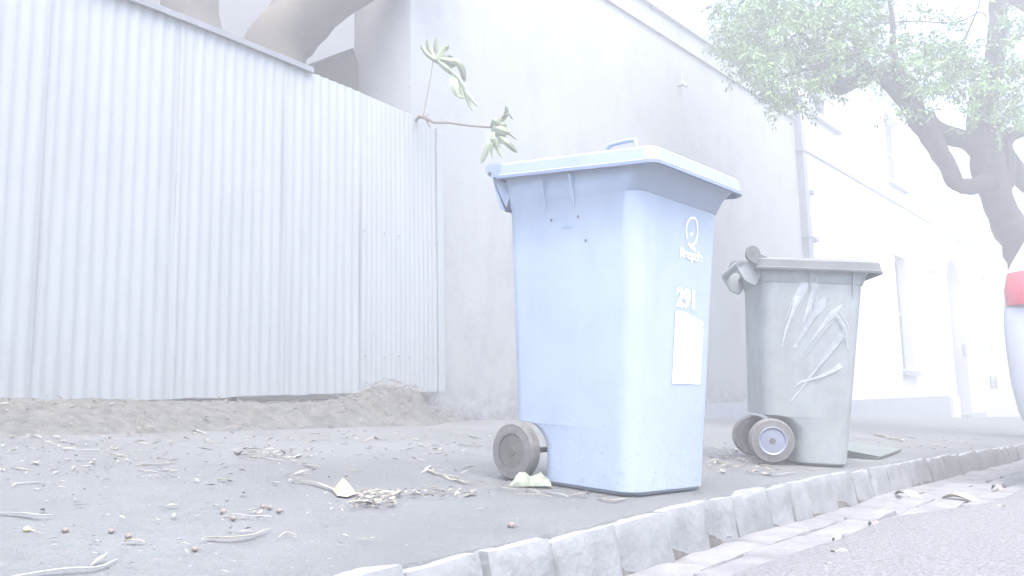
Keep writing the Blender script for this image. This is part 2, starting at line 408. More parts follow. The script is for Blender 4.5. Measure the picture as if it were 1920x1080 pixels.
# white building
B2 = empty('white_building', S(18, NW, gz(18, NW)), 'two storey white painted building with grey plinth and tall windows beyond the downpipe', 'building')
E_ = EYE
H2 = 7.1
holes = [(14.5, 15.95, 5.05 + E_, 6.3 + E_), (19.35, 20.6, 4.70 + E_, 6.3 + E_), (19.2, 20.15, .43 + E_, 2.98 + E_)]
mb = MB(); wall_with_holes(mb, 13.95, 22.95, -1.0, H2, NW + .0, holes)
mb.add([S(13.95, NW, -1), S(13.95, NW + 8, -1), S(13.95, NW + 8, H2), S(13.95, NW, H2)], [(0, 1, 2, 3)])
mb.build('wall', 'paint', B2)
mb = MB(); mb.sbox(13.9, 22.95, NW - .12, NW + 8.1, H2 + .002, H2 + .16); mb.sbox(13.84, 22.95, NW - .2, NW + 8.1, H2 + .162, H2 + .24); mb.build('cornice', 'trim', B2)
mb = MB(); mb.sbox(13.96, 22.9, NW - .045, NW - .002, -1.0, -.15 + E_); mb.build('plinth', 'plinth', B2)
mb = MB(); mb.sbox(13.96, 22.9, NW - .03, NW - .002, 4.20 + E_, 4.24 + E_); mb.build('string_course', 'pipe', B2)
for h in holes:
    f = MB(); a, b, c, d = h; n = NW + .18
    for q in ((a, a + .06, c, d), (b - .06, b, c, d), (a + .06, b - .06, c, c + .06), (a + .06, b - .06, d - .06, d), (a + .06, b - .06, (c + d) / 2 - .025, (c + d) / 2 + .025)):
        f.sbox(q[0], q[1], n, n + .05, q[2], q[3])
    fr = f.build('window', 'plinth', B2)
    g = MB(); g.sbox(a + .02, b - .02, n + .02, n + .03, c + .02, d - .02); g.build('pane', 'glass', fr)
    si = MB(); si.sbox(a - .1, b + .1, NW - .10, NW - .002, c - .11, c - .01); si.build('sill', 'plinth', fr)
mb = MB()
for (px, py) in [(1518, 362), (1525, 450), (1748, 510)]:
    mb = MB(); p = Wn(px, py, NW); mb.box(p - ND * .04, SD * .07, ND * .04, Vector((0, 0, .035))); mb.build('wall_vent', 'pipe', B2)
# arcaded building beyond
B3 = empty('corniced_building', S(28, NW, gz(28, NW)), 'white building with moulded cornices and an arched doorway farthest down the street', 'building')
H3 = 7.3
aS0, aS1, aZ0, aZs = 24.25, 25.85, -.62 + E_, 2.75 + E_
mb = MB()
wall_with_holes(mb, 23.0, 46, -1.6, H3, NW + .05, [(aS0, aS1, -1.6, aZs + .8), (28.9, 29.6, 1.2, 3.5 + E_), (33, 34.4, .6, 3.4)], th=.4)
ac = (aS0 + aS1) / 2; ar = (aS1 - aS0) / 2
for i in range(16):                                  # spandrels round the arch head
    t0, t1 = math.pi * i / 16, math.pi * (i + 1) / 16
    a0, a1 = ac - ar * math.cos(t0), ac - ar * math.cos(t1); z0_, z1_ = aZs + ar * math.sin(t0), aZs + ar * math.sin(t1)
    mb.add([S(a0, NW + .05, z0_), S(a1, NW + .05, z1_), S(a1, NW + .05, aZs + ar), S(a0, NW + .05, aZs + ar), S(a0, NW + .45, z0_), S(a1, NW + .45, z1_)], [(0, 1, 2, 3), (0, 4, 5, 1)])
mb.build('wall', 'paint', B3)
mb = MB()
def moulding(zb, prof):
    rings = [[S(s_, NW + .05, zb)] + [S(s_, NW + .05 - o, zb + h) for o, h in prof] + [S(s_, NW + .05, zb + prof[-1][1])] for s_ in (22.95, 46)]
    mb.loft(rings)
moulding(4.62 + E_, [(.05, 0), (.05, .10), (.12, .16), (.12, .24), (.26, .34), (.34, .36), (.34, .46), (.10, .52)])
moulding(4.18 + E_, [(.04, 0), (.09, .04), (.09, .12), (.03, .15)])
moulding(H3 - .35, [(.05, 0), (.15, .1), (.35, .25), (.35, .36)])
mb.build('cornice', 'trim', B3)
mb = MB()
mb.sbox(22.97, 23.6, NW - .06, NW + .048, -1.2, 4.15 + E_)
mb.sbox(22.93, 23.64, NW - .12, NW + .047, 3.95 + E_, 4.17 + E_)
mb.sbox(22.9, 23.7, NW - .12, NW + .046, -1.3, -.19 + E_)
mb.build('pilaster', 'paint', B3)
for s_ in (26.3, 33):
    q = MB(); q.sbox(s_, s_ + .4, NW - .02, NW + .048, 5.2 + E_, 6.2 + E_); q.sbox(s_ - .1, s_ + .5, NW - .2, NW + .047, 6.2 + E_, 6.35 + E_); q.build('bracket', 'trim', B3)
door = MB(); door.sbox(aS0 + .002, aS1 - .002, NW + .40, NW + .44, -.8, aZs + ar)
dr = door.build('door', 'void', B3)
q = MB(); q.sbox(aS0 + .75, aS1 - .1, NW + .33, NW + .395, -.1, 2.2 + E_); q.build('door_panel', 'plinth', dr)
q = MB(); q.sbox(aS0 - .1, aS1 + .3, NW - .25, NW + .3, gz(25, NW) - .1, gz(25, NW) + .09); q.build('door_step', 'plinth', B3)
q = MB(); q.sbox(28.92, 29.58, NW + .3, NW + .34, 1.2, 3.5 + E_); q.build('window', 'glass', B3)
q = MB(); q.sbox(33.02, 34.38, NW + .3, NW + .34, .6, 3.4); q.build('window', 'glass', B3)
q = MB(); p0 = Wn(1801, 645, NW + .05); p1 = Wn(1812, 670, NW + .05)
q.box((p0 + p1) / 2 - ND * .04, SD * .18, ND * .035, Vector((0, 0, .17))); q.build('wall_plaque', 'pipe', B3)
q = MB(); p = Wn(1861, 717, NW + .05)
for k in (-.12, 0, .12): q.box(p - ND * .03 + Vector((0, 0, k)), SD * .4, ND * .02, Vector((0, 0, .02)))
q.box(p - ND * .03 - SD * .4, SD * .02, ND * .022, Vector((0, 0, .2))); q.box(p - ND * .03 + SD * .4, SD * .02, ND * .022, Vector((0, 0, .2)))
q.build('vent_grille', 'pipe', B3)
# yard behind the fence: neighbour's pale wall and a dark lean-to
NB = empty('neighbour_building', S(3, 13, 0), 'pale grey wall of a neighbouring building glimpsed behind the leaning yard tree', 'building')
mb = MB(); mb.sbox(-9, 7.6, 8.6, 8.9, -.5, 6.8); mb.build('wall', 'nbwall', NB)
mb = MB(); mb.sbox(-9, 7.6, 8.57, 8.6, 6.0, 6.15); mb.build('string_course', 'trim', NB)
shd = empty('lean_to_shed', S(3.7, 6.6, .4), 'dark brown lean-to behind the fence beside the grey pier', 'shed')
a = P(600, 150, 7.2)
q = MB(); pts = [P(568, 132, 7.4), P(664, 98, 7.0), P(664, 260, 7.0), P(568, 260, 7.4)]
off = Vector((-.05, .9, 0)); q.loft([pts, [p + off for p in pts]]); q.build('side_wall', 'fig', shd)
q = MB(); pts = [P(566, 130, 7.4), P(664, 94, 7.0), P(664, 99, 7.0), P(566, 135, 7.4)]; pts = [p - Vector((0, .05, 0)) for p in pts]
off = Vector((-.05, 1.0, 0)); q.loft([pts, [p + off for p in pts]]); q.build('roof', 'bark', shd)
# ---------------------------------------------------------------- yard tree
yt = empty('yard_tree', S(1.2, 7.4, gz(1.2, 6)), 'thick smooth barked tree leaning behind the corrugated fence', 'tree')
def path(lst, Y, rk=1.0):
    pts = []; rad = []
    for e in lst:
        y = e[3] if len(e) > 3 else Y
        pts.append(P(e[0], e[1], y)); rad.append(e[2] / 1550 * y * rk)
    return pts, rad
def smooth_path(pts, rad, n=4):
    op, orr = [], []
    for i in range(len(pts) - 1):
        p0, p1, p2, p3 = pts[max(0, i - 1)], pts[i], pts[i + 1], pts[min(len(pts) - 1, i + 2)]
        for k in range(n):
            t = k / n
            op.append(.5 * ((2 * p1) + (p2 - p0) * t + (2 * p0 - 5 * p1 + 4 * p2 - p3) * t * t + (3 * p1 - p0 - 3 * p2 + p3) * t ** 3))
            orr.append(lerp(rad[i], rad[i + 1], t))
    op.append(pts[-1]); orr.append(rad[-1]); return op, orr
q = MB()
p, r = smooth_path(*path([(505, 700, 95), (510, 300, 85), (512, 110, 66), (560, 45, 55), (640, -20, 50), (760, -90, 44), (880, -200, 30)], 6.75)); q.tube(p, r, 14, jit=.12)
p, r = smooth_path(*path([(478, 200, 45, 6.6), (545, 50, 52, 6.85), (590, -20, 55, 7.0), (680, -220, 45, 7.2)], 8.1)); q.tube(p, r, 12, jit=.15)
p, r = smooth_path(*path([(440, 560, 70, 7.0), (400, 260, 62, 7.1), (362, 60, 56, 7.1), (356, -60, 54, 7.1), (340, -260, 44, 7.1)], 7.1)); q.tube(p, r, 12, jit=.1)
q.build('trunk', 'fig', yt, smooth=True)
# ---------------------------------------------------------------- street tree
st = empty('street_tree', P(1985, 800, 9.4), 'dark limbed street tree with light green crown rising behind the silver car', 'tree')
q = MB()
def limb(lst, Y=9.4, k=10, n=4):
    p, r = smooth_path(*path(lst, Y, .92), n=n); q.tube(p, r, k, jit=.25)
limb([(1985, 830, 58), (1970, 720, 44), (1948, 580, 38), (1918, 470, 34), (1880, 400, 30), (1862, 350, 30), (1850, 300, 33), (1842, 240, 30), (1842, 200, 27), (1858, 140, 24), (1866, 100, 20), (1872, 50, 19), (1872, 0, 18), (1878, -80, 15), (1870, -200, 8)], k=14)
limb([(1860, 340, 22), (1830, 348, 17), (1795, 345, 16), (1775, 310, 17), (1752, 270, 19), (1722, 225, 20), (1712, 190, 20), (1700, 160, 19), (1668, 135, 18), (1640, 138, 12), (1600, 155, 14), (1572, 160, 19), (1566, 130, 12), (1572, 85, 8), (1590, 40, 6)], 9.3)
limb([(1850, 285, 26), (1820, 266, 19), (1785, 256, 18), (1755, 245, 22), (1730, 215, 20)], 9.35)
limb([(1735, 240, 17), (1705, 205, 15), (1672, 165, 12), (1640, 140, 9), (1610, 100, 6), (1600, 40, 5), (1620, -40, 4)], 9.25)
limb([(1708, 165, 17), (1680, 120, 9), (1674, 80, 7), (1672, 20, 5), (1650, -50, 3)], 9.2)
limb([(1875, 350, 24), (1885, 300, 20), (1882, 268, 19), (1900, 250, 14), (1935, 240, 12), (1990, 200, 10), (2050, 120, 8)], 9.6)
limb([(1885, 290, 18), (1905, 320, 20), (1940, 352, 18), (2010, 360, 14), (2090, 300, 10)], 9.7)
limb([(1870, 15, 12), (1895, 0, 12), (1935, 16, 10), (2000, 0, 8)], 9.5)
limb([(1730, 120, 2.5), (1790, 100, 2.5), (1830, 25, 2.2), (1838, -10, 2)], 9.3, k=5)
limb([(1540, 75, 2), (1620, 50, 2), (1700, 40, 1.8), (1790, 42, 1.8), (1836, 24, 2), (1850, 32, 2)], 9.1, k=5)
limb([(1575, 165, 12), (1540, 110, 7), (1500, 60, 5), (1450, 20, 4), (1410, -20, 3)], 9.2, k=7)
limb([(1560, 120, 6), (1510, 130, 4), (1460, 150, 3), (1440, 180, 2)], 9.0, k=6)
q.build('trunk', 'bark', st, smooth=True)
clumps = [(1400, 30, 60, 55, 9), (1385, 80, 40, 40, 7), (1480, 30, 80, 55, 12), (1560, 30, 70, 55, 11), (1490, 105, 60, 38, 9), (1425, 105, 35, 35, 6), (1440, 150, 22, 22, 2), (1475, 182, 38, 22, 4), (1530, 155, 36, 28, 4),
          (1560, 95, 50, 45, 7), (1620, 95, 50, 45, 6), (1640, 40, 40, 40, 3), (1620, 135, 60, 22, 4), (1690, 100, 38, 42, 3), (1740, 105, 55, 40, 6), (1790, 85, 55, 40, 6), (1800, 130, 45, 32, 6), (1745, 160, 35, 18, 3), (1850, 150, 38, 45, 4), (1830, 195, 28, 34, 4),
          (1905, 60, 35, 50, 4), (1900, 175, 34, 40, 4), (1885, 225, 34, 18, 3), (1600, 0, 80, 30, 7), (1905, 125, 28, 30, 3), (1730, 25, 40, 20, 1), (1760, 150, 60, 20, 2), (1700, 210, 40, 14, 1),
          (1450, -70, 110, 60, 10), (1600, -80, 120, 60, 10), (1770, -90, 110, 60, 9), (1900, -90, 90, 70, 8), (1520, -190, 150, 60, 8), (1720, -210, 160, 70, 9), (2010, 80, 80, 90, 6), (2010, -60, 80, 80, 6), (2060, 220, 60, 60, 3), (1900, -220, 140, 70, 6), (1350, -30, 40, 50, 3)]
def leaf_quad(mb, c, d, nrm, L, Wd):
    x = d.normalized(); y = nrm.cross(x)
    if y.length < .01: y = x.orthogonal()
    y.normalize(); k = x.cross(y)
    mb.v += [c, c + x * L * .45 + y * Wd / 2 + k * L * .06, c + x * L, c + x * L * .45 - y * Wd / 2 + k * L * .06]
    b = len(mb.v) - 4; mb.f.append((b, b + 1, b + 2, b + 3))
cr, crd = MB(), MB()
for (px, py, rx, ry, dn) in clumps:
    for _ in range(int(dn * 10)):
        a1, a2 = rnd.gauss(0, .5), rnd.gauss(0, .5); Y = 9.3 + rnd.gauss(0, .55)
        if abs(a1) > 1.3 or abs(a2) > 1.3: continue
        c = P(px + a1 * rx, py + a2 * ry, Y); tw = Vector((rnd.gauss(0, 1), rnd.gauss(0, 1), rnd.gauss(-.35, .5))).normalized()
        mbx = cr if rnd.random() < .62 else crd
        Ls = rnd.uniform(.12, .3)
        mbx.tube([c, c + tw * Ls], .0025, 3, cap=False)
        for i in range(rnd.randint(16, 30)):
            pos = c + tw * (Ls * rnd.random()) + Vector((rnd.gauss(0, 1), rnd.gauss(0, 1), rnd.gauss(0, 1))) * .025
            d = (tw * .6 + Vector((rnd.gauss(0, .7), rnd.gauss(0, .7), rnd.gauss(-.35, .6))))
            leaf_quad(mbx, pos, d, Vector((rnd.gauss(0, .6), rnd.gauss(0, .6), 1)), rnd.uniform(.045, .085), rnd.uniform(.016, .028))
cro = cr.build('crown', 'leaf', st)
crd.build('crown', 'leafd', st)
# ---------------------------------------------------------------- lobed leaves over the fence end
lb = empty('leafy_branch', P(797, 222, 6.55), 'bare twig with two big lobed leaves poking over the end of the fence', 'plant')
q = MB(); z2 = lambda x, y: (640 + x / 3, y / 3)
def zp(x, y, Y=6.5): return P(640 + x / 3, y / 3, Y)
q.tube([zp(400, 700, 6.75), zp(440, 655, 6.6), zp(470, 662), zp(520, 690), zp(600, 690), zp(720, 708), zp(845, 716)], [.012, .016, .018, .012, .010, .010, .010], 7, jit=.3)
q.tube([zp(462, 650), zp(490, 500), zp(505, 420), zp(517, 335)], .0042, 6)
q.tube([zp(470, 670), zp(490, 640)], [.008, .003], 5); q.tube([zp(480, 680), zp(500, 720)], [.01, .003], 5)
q.build('twig', 'stem', lb, smooth=True)
def lobes(mb, lst, Y, bend=.02):
    for (pts, wd) in lst:
        pp = [zp(x, y, Y + rnd.uniform(-.03, .03)) for x, y in pts]; P2, W2 = smooth_path(pp, [1] * len(pp), 4)
        nP = len(P2); L_, R_, Cn = [], [], []
        for i, p in enumerate(P2):
            t = i / (nP - 1); ww = wd / 3 / 1550 * Y * .5 * (.35 + .75 * math.sin(math.pi * min(1, t * .85 + .12)) ** .8) * (1 if t < .85 else max(.05, (1 - t) / .15) ** .5)
            tg = (P2[min(i + 1, nP - 1)] - P2[max(i - 1, 0)]).normalized(); sd = tg.cross(Vector((0, 1, 0))).normalized()
            L_.append(p + sd * ww + Vector((0, .012, 0))); R_.append(p - sd * ww + Vector((0, .008, 0))); Cn.append(p)
        b = len(mb.v); mb.v += L_ + Cn + R_
        for i in range(nP - 1): mb.f += [(b + i, b + i + 1, b + nP + i + 1, b + nP + i), (b + nP + i, b + nP + i + 1, b + 2 * nP + i + 1, b + 2 * nP + i)]
l1 = MB()
lobes(l1, [([(525, 335), (480, 300), (446, 250)], 26), ([(525, 335), (495, 270), (485, 218)], 34), ([(530, 330), (530, 260), (537, 210)], 26), ([(535, 335), (570, 280), (607, 255)], 40), ([(520, 320), (580, 340), (640, 370)], 62),
           ([(560, 335), (600, 312), (630, 318)], 20), ([(590, 345), (650, 345), (682, 400), (692, 460)], 38), ([(540, 340), (600, 390), (625, 410)], 34), ([(560, 330), (620, 345), (660, 365)], 34)], 6.5)
u1 = MB()
lobes(u1, [([(625, 415), (635, 480), (655, 545)], 46), ([(640, 430), (670, 490), (690, 555)], 34), ([(670, 450), (705, 520), (770, 600)], 22), ([(690, 500), (715, 570), (740, 625)], 24), ([(650, 520), (665, 540), (682, 550)], 22), ([(600, 385), (660, 440), (700, 500)], 20)], 6.47)
o = l1.build('leaf', 'figleaf', lb); o.modifiers.new('t', 'SOLIDIFY').thickness = .0012
o = u1.build('leaf', 'figleafu', lb); o.modifiers.new('t', 'SOLIDIFY').thickness = .0012
l2 = MB()
lobes(l2, [([(850, 720), (870, 680), (890, 660)], 44), ([(870, 690), (915, 660), (930, 625), (925, 595)], 26), ([(900, 660), (940, 640), (965, 672)], 14), ([(850, 710), (900, 730), (950, 745)], 50), ([(900, 735), (950, 755), (988, 785)], 13),
           ([(860, 720), (890, 770), (925, 800)], 64), ([(890, 770), (940, 810), (990, 856)], 34), ([(860, 700), (910, 700), (930, 700)], 44)], 6.45)
u2 = MB()
lobes(u2, [([(855, 740), (830, 810), (785, 920)], 36), ([(850, 760), (845, 820), (850, 890)], 20), ([(860, 770), (880, 830), (905, 885)], 30), ([(850, 740), (850, 780), (870, 830)], 30)], 6.43)
o = l2.build('leaf', 'figleaf', lb); o.modifiers.new('t', 'SOLIDIFY').thickness = .0012
o = u2.build('leaf', 'figleafu', lb); o.modifiers.new('t', 'SOLIDIFY').thickness = .0012
# ---------------------------------------------------------------- wheelie bins
def rrect(x0, x1, y0, y1, r, z, k=6):
    pts = []
    for cx_, cy_, a0 in ((x1 - r, y1 - r, 0), (x0 + r, y1 - r, 90), (x0 + r, y0 + r, 180), (x1 - r, y0 + r, 270)):
        for i in range(k + 1):
            a = R(a0 + 90 * i / k); pts.append(Vector((cx_ + r * math.cos(a), cy_ + r * math.sin(a), z)))
    return pts
class Bin:
    """x points to the front, y across, z up; back edge plumb, front and sides taper"""
    def __init__(s, name, loc, az, prm, label, group, mats):
        s.p = prm; s.o = empty(name, loc, label, 'wheelie bin', group)
        z = GN; x = Vector((math.cos(az), math.sin(az), 0)); x = (x - z * x.dot(z)).normalized(); y = z.cross(x)
        s.o.rotation_euler = Matrix((x, y, z)).transposed().to_euler()
        s.m = mats
    def xf(s, z): return lerp(s.p['xf0'], s.p['xf1'], z / s.p['H'])
    def xb(s, z): return lerp(s.p['xb0'], s.p['xb1'], z / s.p['H'])
    def w(s, z): return lerp(s.p['w0'], s.p['w1'], z / s.p['H'])
    def body(s):
        p = s.p; H = p['H']; rings = []; wr = p['wr'] + p['rec']; zc = p['wr']; xc = s.p['ax']
        zs = [.0, .012] + [zc + wr * math.sin(t / 10 * math.pi / 2) for t in range(0, 11)] + [zc + wr + .003, .35, .5, .65, .8, H - .09]
        for z in zs:
            xb = s.xb(z)
            dz = z - zc
            if z <= zc: xb = max(xb, xc + wr)
            elif dz < wr + .001: xb = max(xb, xc + math.sqrt(max(0, wr * wr - dz * dz)))
            ins = .012 if z == 0 else 0
            g = 0
            rings.append(rrect(xb + ins - g, s.xf(z) - ins + g, -s.w(z) + ins - g, s.w(z) - ins + g, p['r'], z))
        fl = p['flare']
        for z, g, f in ((H - .085, .004, .002), (H - .04, .008, fl * .45), (H - .008, .014, fl), (H, .022, fl)):
            rg = rrect(s.xb(z) - g, s.xf(z) + g + f, -s.w(z) - g, s.w(z) + g, p['r'], z)
            for v in rg: v.z += p['tilt'] * (s.xf(z) - v.x) * min(1, (z - (H - .09)) / .05)
            rings.append(rg)
        mb = MB(); mb.loft(rings)
        for x, zl in p['ribs']:                       # gussets under the rim
            for sg in (-1, 1):
                y0 = sg * s.w(zl); y1 = sg * (s.w(H) + .03)
                mb.add([(x - .004, y0, zl), (x + .004, y0, zl), (x - .004, y1, H - .012), (x + .004, y1, H - .012), (x - .004, sg * s.w(H), H - .012), (x + .004, sg * s.w(H), H - .012)], [(0, 1, 3, 2), (0, 2, 4), (1, 5, 3)])
        b = mb.build('bin_body', s.m[0], s.o, local=True, smooth=35)
        # brackets and grip bar at the back of the rim
        hb = MB(); hx = p['hx']; hz = H + p['hz']
        for sg in (-1, 1):
            yo = sg * (s.w(H) - .03); yi = yo - sg * .035
            prof = [(s.xb(H) + .02, H - .02), (s.xb(H) - .02, H - .10), (hx + .075, H - .105), (hx + .03, H - .085), (hx, H - .04), (hx - .018, hz - .01), (hx - .01, hz + .014), (hx + .015, hz + .018), (s.xb(H) - .01, H + .005)]
            tl = lambda a_, c_: c_ + p['tilt'] * (s.xf(H) - a_) * (1 if c_ > H - .06 else .3)
            hb.loft([[Vector((a_, yo, tl(a_, c_))) for a_, c_ in prof], [Vector((a_, yi, tl(a_, c_))) for a_, c_ in prof]])
        hzz = hz + p['tilt'] * (s.xf(H) - hx); hb.tube([(hx, -s.w(H) + .03, hzz), (hx, s.w(H) - .03, hzz)], .019, 14)
        hb.build('handle', s.m[0], s.o, local=True, smooth=35)
        return b
    def lid(s, tilt=.0):
        p = s.p; H = p['H']; mb = MB(); x0 = s.xb(H) - .028; x1 = s.xf(H) + p['lidf']; yw = s.w(H) + p['lidw']; r = p['r'] - .015
        def ring(z, g, drop=0): 
            rr = rrect(x0 + g, x1 - g, -yw + g, yw - g, max(.02, r - g * .4), z)
            for v in rr:
                v.z += tilt * (x1 - v.x)
                v.z -= p['nose'] * max(0, (v.x - (x1 - .16)) / .16) ** 2 * (1 if g < .05 else .6)
            return rr
        sk = p['skirt']
        seq = [(H + .004, .02), (H - .026, .008), (H - .032, .002), (H - .031, -.006), (H - .020, -.007), (H - .016, -.002), (H + sk * .45, .004), (H + sk * .55, .009), (H + sk * .62, .02), (H + sk * .62 + .002, .032), (H + sk * .62 + .010, .040), (H + sk + .004, .10), (H + sk + .010, .17)]
        mb.loft([ring(z, g) for z, g in seq])
        l = mb.build('lid', s.m[1], s.o, local=True, smooth=38)
        zt = H + sk + .03
        ar = MB()
        for sg in (-1, 1):                            # hinge arms and knuckles
            yo = sg * (s.w(H) + .004); yi = yo - sg * .032
            hx = p['hx']; hz = H + p['hz']
            prof = [(x0 + .16, H + .01), (x0 + .10, H - .004), (x0 + .03, H - .006), (hx + .03, hz - .028), (hx, hz - .024), (hx - .022, hz - .008), (hx - .024, hz + .012), (hx - .008, hz + .026), (hx + .014, hz + .024), (x0 + .03, H + sk * .8), (x0 + .16, H + sk * .95)]
            if p['knuckle']:
                prof = [(x0 + .22, H - .030), (x0 + .12, H - .034), (x0 + .06, H - .020), (x0 - .01, H + .000), (x0 - .045, H + .025), (x0 - .052, H + .050), (x0 - .045, H + .076), (x0 - .025, H + .090), (x0 - .002, H + .088), (x0 + .014, H + .072), (x0 + .024, H + .045), (x0 + .07, H + sk * .6), (x0 + .22, H + sk * .4)]
            ar = MB(); ar.loft([[Vector((a_, yo, c_ + tilt * (x1 - a_) * .8)) for a_, c_ in prof], [Vector((a_, yi, c_ + tilt * (x1 - a_) * .8)) for a_, c_ in prof]])
            ar.build('hinge_arm', s.m[1], l, local=True, smooth=30)
        pin = MB()
        if p['knuckle']: pc = (x0 - .016, H + .062 + tilt * .5)
        else: pc = (p['hx'], H + p['hz'] + tilt * .45)
        for sg in (-1, 1):
            pin = MB(); pin.tube([(pc[0], sg * (s.w(H) - .0), pc[1]), (pc[0], sg * (s.w(H) + .0075), pc[1])], .008, 10)
            pin.build('hinge_pin', 'rubber', l, local=True)
        return l, zt
    def wheels(s, hub=False):
        p = s.p; wr = p['wr']; ax = p['ax']
        for sg in (-1, 1):
            yc = sg * p['wy']; t = MB(); hw = p['ww'] / 2
            prof = [(-hw, wr * .60), (-hw, wr * .80), (-hw * .95, wr * .86), (-hw * .98, wr * .92), (-hw * .6, wr), (-hw * .15, wr), (-hw * .12, wr * .985), (hw * .12, wr * .985), (hw * .15, wr), (hw * .6, wr), (hw * .98, wr * .92), (hw, wr * .8), (hw, wr * .60)]
            rings = [[Vector((ax + rr * math.cos(a), yc + yy, wr + rr * math.sin(a))) for a in [2 * math.pi * i / 36 for i in range(36)]] for yy, rr in prof]
            t.loft(rings, False, False)
            wo_ = t.build('wheel', 'rubber', s.o, local=True, smooth=35)
            r_ = MB()
            for yy in (hw * .3,):
                ring = lambda y_, rr: [Vector((ax + rr * math.cos(a), y_, wr + rr * math.sin(a))) for a in [2 * math.pi * i / 30 for i in range(30)]]
                r_.loft([ring(yc - hw * .9, wr * .60), ring(yc - hw * .5, wr * .56), ring(yc - hw * .3, wr * .50), ring(yc + hw * .3, wr * .50), ring(yc + hw * .5, wr * .56), ring(yc + hw * .9, wr * .60)], True, True)
            for yy in (-1, 1):
                r_.tube([(ax, yc + yy * hw * .3, wr), (ax, yc + yy * hw * 1.02, wr)], [.018, .016], 16)
                for i in range(8):
                    a = 2 * math.pi * i / 8 + .2; d = Vector((math.cos(a), 0, math.sin(a))); c0 = Vector((ax, yc + yy * hw * .32, wr))
                    nn = d.cross(Vector((0, 1, 0)))
                    r_.box(c0 + d * (wr * .33), d * (wr * .2), nn * .003, Vector((0, hw * .26, 0)))
            r_.build('wheel_rim', 'rim', wo_, local=True, smooth=30)
            if hub:
                h = MB(); yo = yc + sg * hw
                ring = lambda y_, rr: [Vector((ax + rr * math.cos(a), y_, wr + rr * math.sin(a))) for a in [2 * math.pi * i / 32 for i in range(32)]]
                h.loft([ring(yo - sg * .01, wr * .64), ring(yo + sg * .003, wr * .64), ring(yo + sg * .005, wr * .61), ring(yo + sg * .003, wr * .57), ring(yo - sg * .003, wr * .53), ring(yo - sg * .001, wr * .35), ring(yo - sg * .0005, wr * .1)], True, True)
                h.build('hub_cap', 'hub', wo_, local=True, smooth=40)
        a = MB(); a.tube([(ax, -p['wy'], wr), (ax, p['wy'], wr)], .010, 10); a.build('axle', 'steel', s.o, local=True)
    def front(s, poly_sets, name, material, lift=.002, parent=None):
        """flat shapes (y, z) laid on the sloping front"""
        mb = MB()
        for pts, faces in poly_sets: mb.add([(s.xf(z) + lift, y, z) for y, z in pts], faces)
        return mb.build(name, material, parent or s.o, local=True)
    def side(s, poly_sets, name, material, lift=.002, parent=None):
        mb = MB()
        for pts, faces in poly_sets: mb.add([(x, -s.w(z) - lift, z) for x, z in pts], faces)
        return mb.build(name, material, parent or s.o, local=True)
def text_mesh(txt, size, sx=1.0, bold=.0):
    cu = bpy.data.curves.new('t', 'FONT'); cu.body = txt; cu.size = size; cu.offset = bold; cu.align_x = 'CENTER'; cu.align_y = 'CENTER'
    ob = bpy.data.objects.new('t', cu); C.objects.link(ob)
    dg = bpy.context.evaluated_depsgraph_get(); me = bpy.data.meshes.new_from_object(ob.evaluated_get(dg))
    vs = [(v.co.x * sx, v.co.y) for v in me.vertices]; fs = [tuple(p.vertices) for p in me.polygons]
    bpy.data.objects.remove(ob); bpy.data.curves.remove(cu); bpy.data.meshes.remove(me)
    return vs, fs
def stroke2d(pts, wd):
    n = len(pts); L_, R_ = [], []
    for i in range(n):
        a, b = pts[max(0, i - 1)], pts[min(n - 1, i + 1)]
        dx, dy = b[0] - a[0], b[1] - a[1]; l = math.hypot(dx, dy) or 1; w_ = wd[i] if isinstance(wd, (list, tuple)) else wd
        L_.append((pts[i][0] - dy / l * w_ / 2, pts[i][1] + dx / l * w_ / 2)); R_.append((pts[i][0] + dy / l * w_ / 2, pts[i][1] - dx / l * w_ / 2))
    return L_ + R_, [(i, i + 1, n + i + 1, n + i) for i in range(n - 1)]
# blue bin
B1P = dict(H=1.06, xf0=.280, xf1=.296, xb0=-.225, xb1=-.308, w0=.226, w1=.259, r=.06, wr=.100, ax=-.203, wy=.242, ww=.05, flare=.045, ribs=[(-.10, .93), (.03, .93)], hx=-.385, hz=.022, knuckle=False, rec=.002, tilt=.05, lidf=.075, lidw=.03, skirt=.048, nose=-.012)
AZ1 = -.764
s1_, n1_ = 2.491, 1.669
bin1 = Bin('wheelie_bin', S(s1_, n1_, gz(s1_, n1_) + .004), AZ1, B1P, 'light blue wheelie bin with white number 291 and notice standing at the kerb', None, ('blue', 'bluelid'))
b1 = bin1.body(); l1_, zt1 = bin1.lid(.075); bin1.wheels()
q = MB(); zz = zt1 + .030
q.tube([(.04, -.10, zz - .03), (.045, -.10, zz + .012), (.06, -.10, zz + .024), (.12, -.10, zz + .026), (.165, -.10, zz + .022), (.175, -.10, zz - .03)], .008, 8)
q.build('lid_grip', 'bluelid', l1_, local=True, smooth=True)
tv, tf = text_mesh('291', .088, .95, .0035)
F0 = .068
bin1.front([([(F0 - .02 + x, .645 + y) for x, y in tv], tf)], 'house_number', 'white', parent=b1)
tv, tf = text_mesh('Recycle', .046, 1.0, .002)
bin1.front([([(F0 + x, .800 + y) for x, y in tv], tf)], 'lettering', 'white', parent=b1)
lf = []
for i in range(22):
    t = i / 21; a = R(-70 + 290 * t); rx_ = .036; rz_ = .047
    lf.append((F0 - .002 + rx_ * math.cos(a) + (.004 if math.sin(a) > .6 else 0), .885 + rz_ * math.sin(a) + .012 * max(0, math.cos(a)) * max(0, math.sin(a))))
sets = [stroke2d(lf, .007), stroke2d([(F0 - .012, .868), (F0 - .002, .878), (F0 + .004, .872)], .008), stroke2d([(F0 - .022, .838), (F0, .830), (F0 + .026, .822)], [.006, .016, .012])]
bin1.front(sets, 'leaf_emblem', 'white', parent=b1)
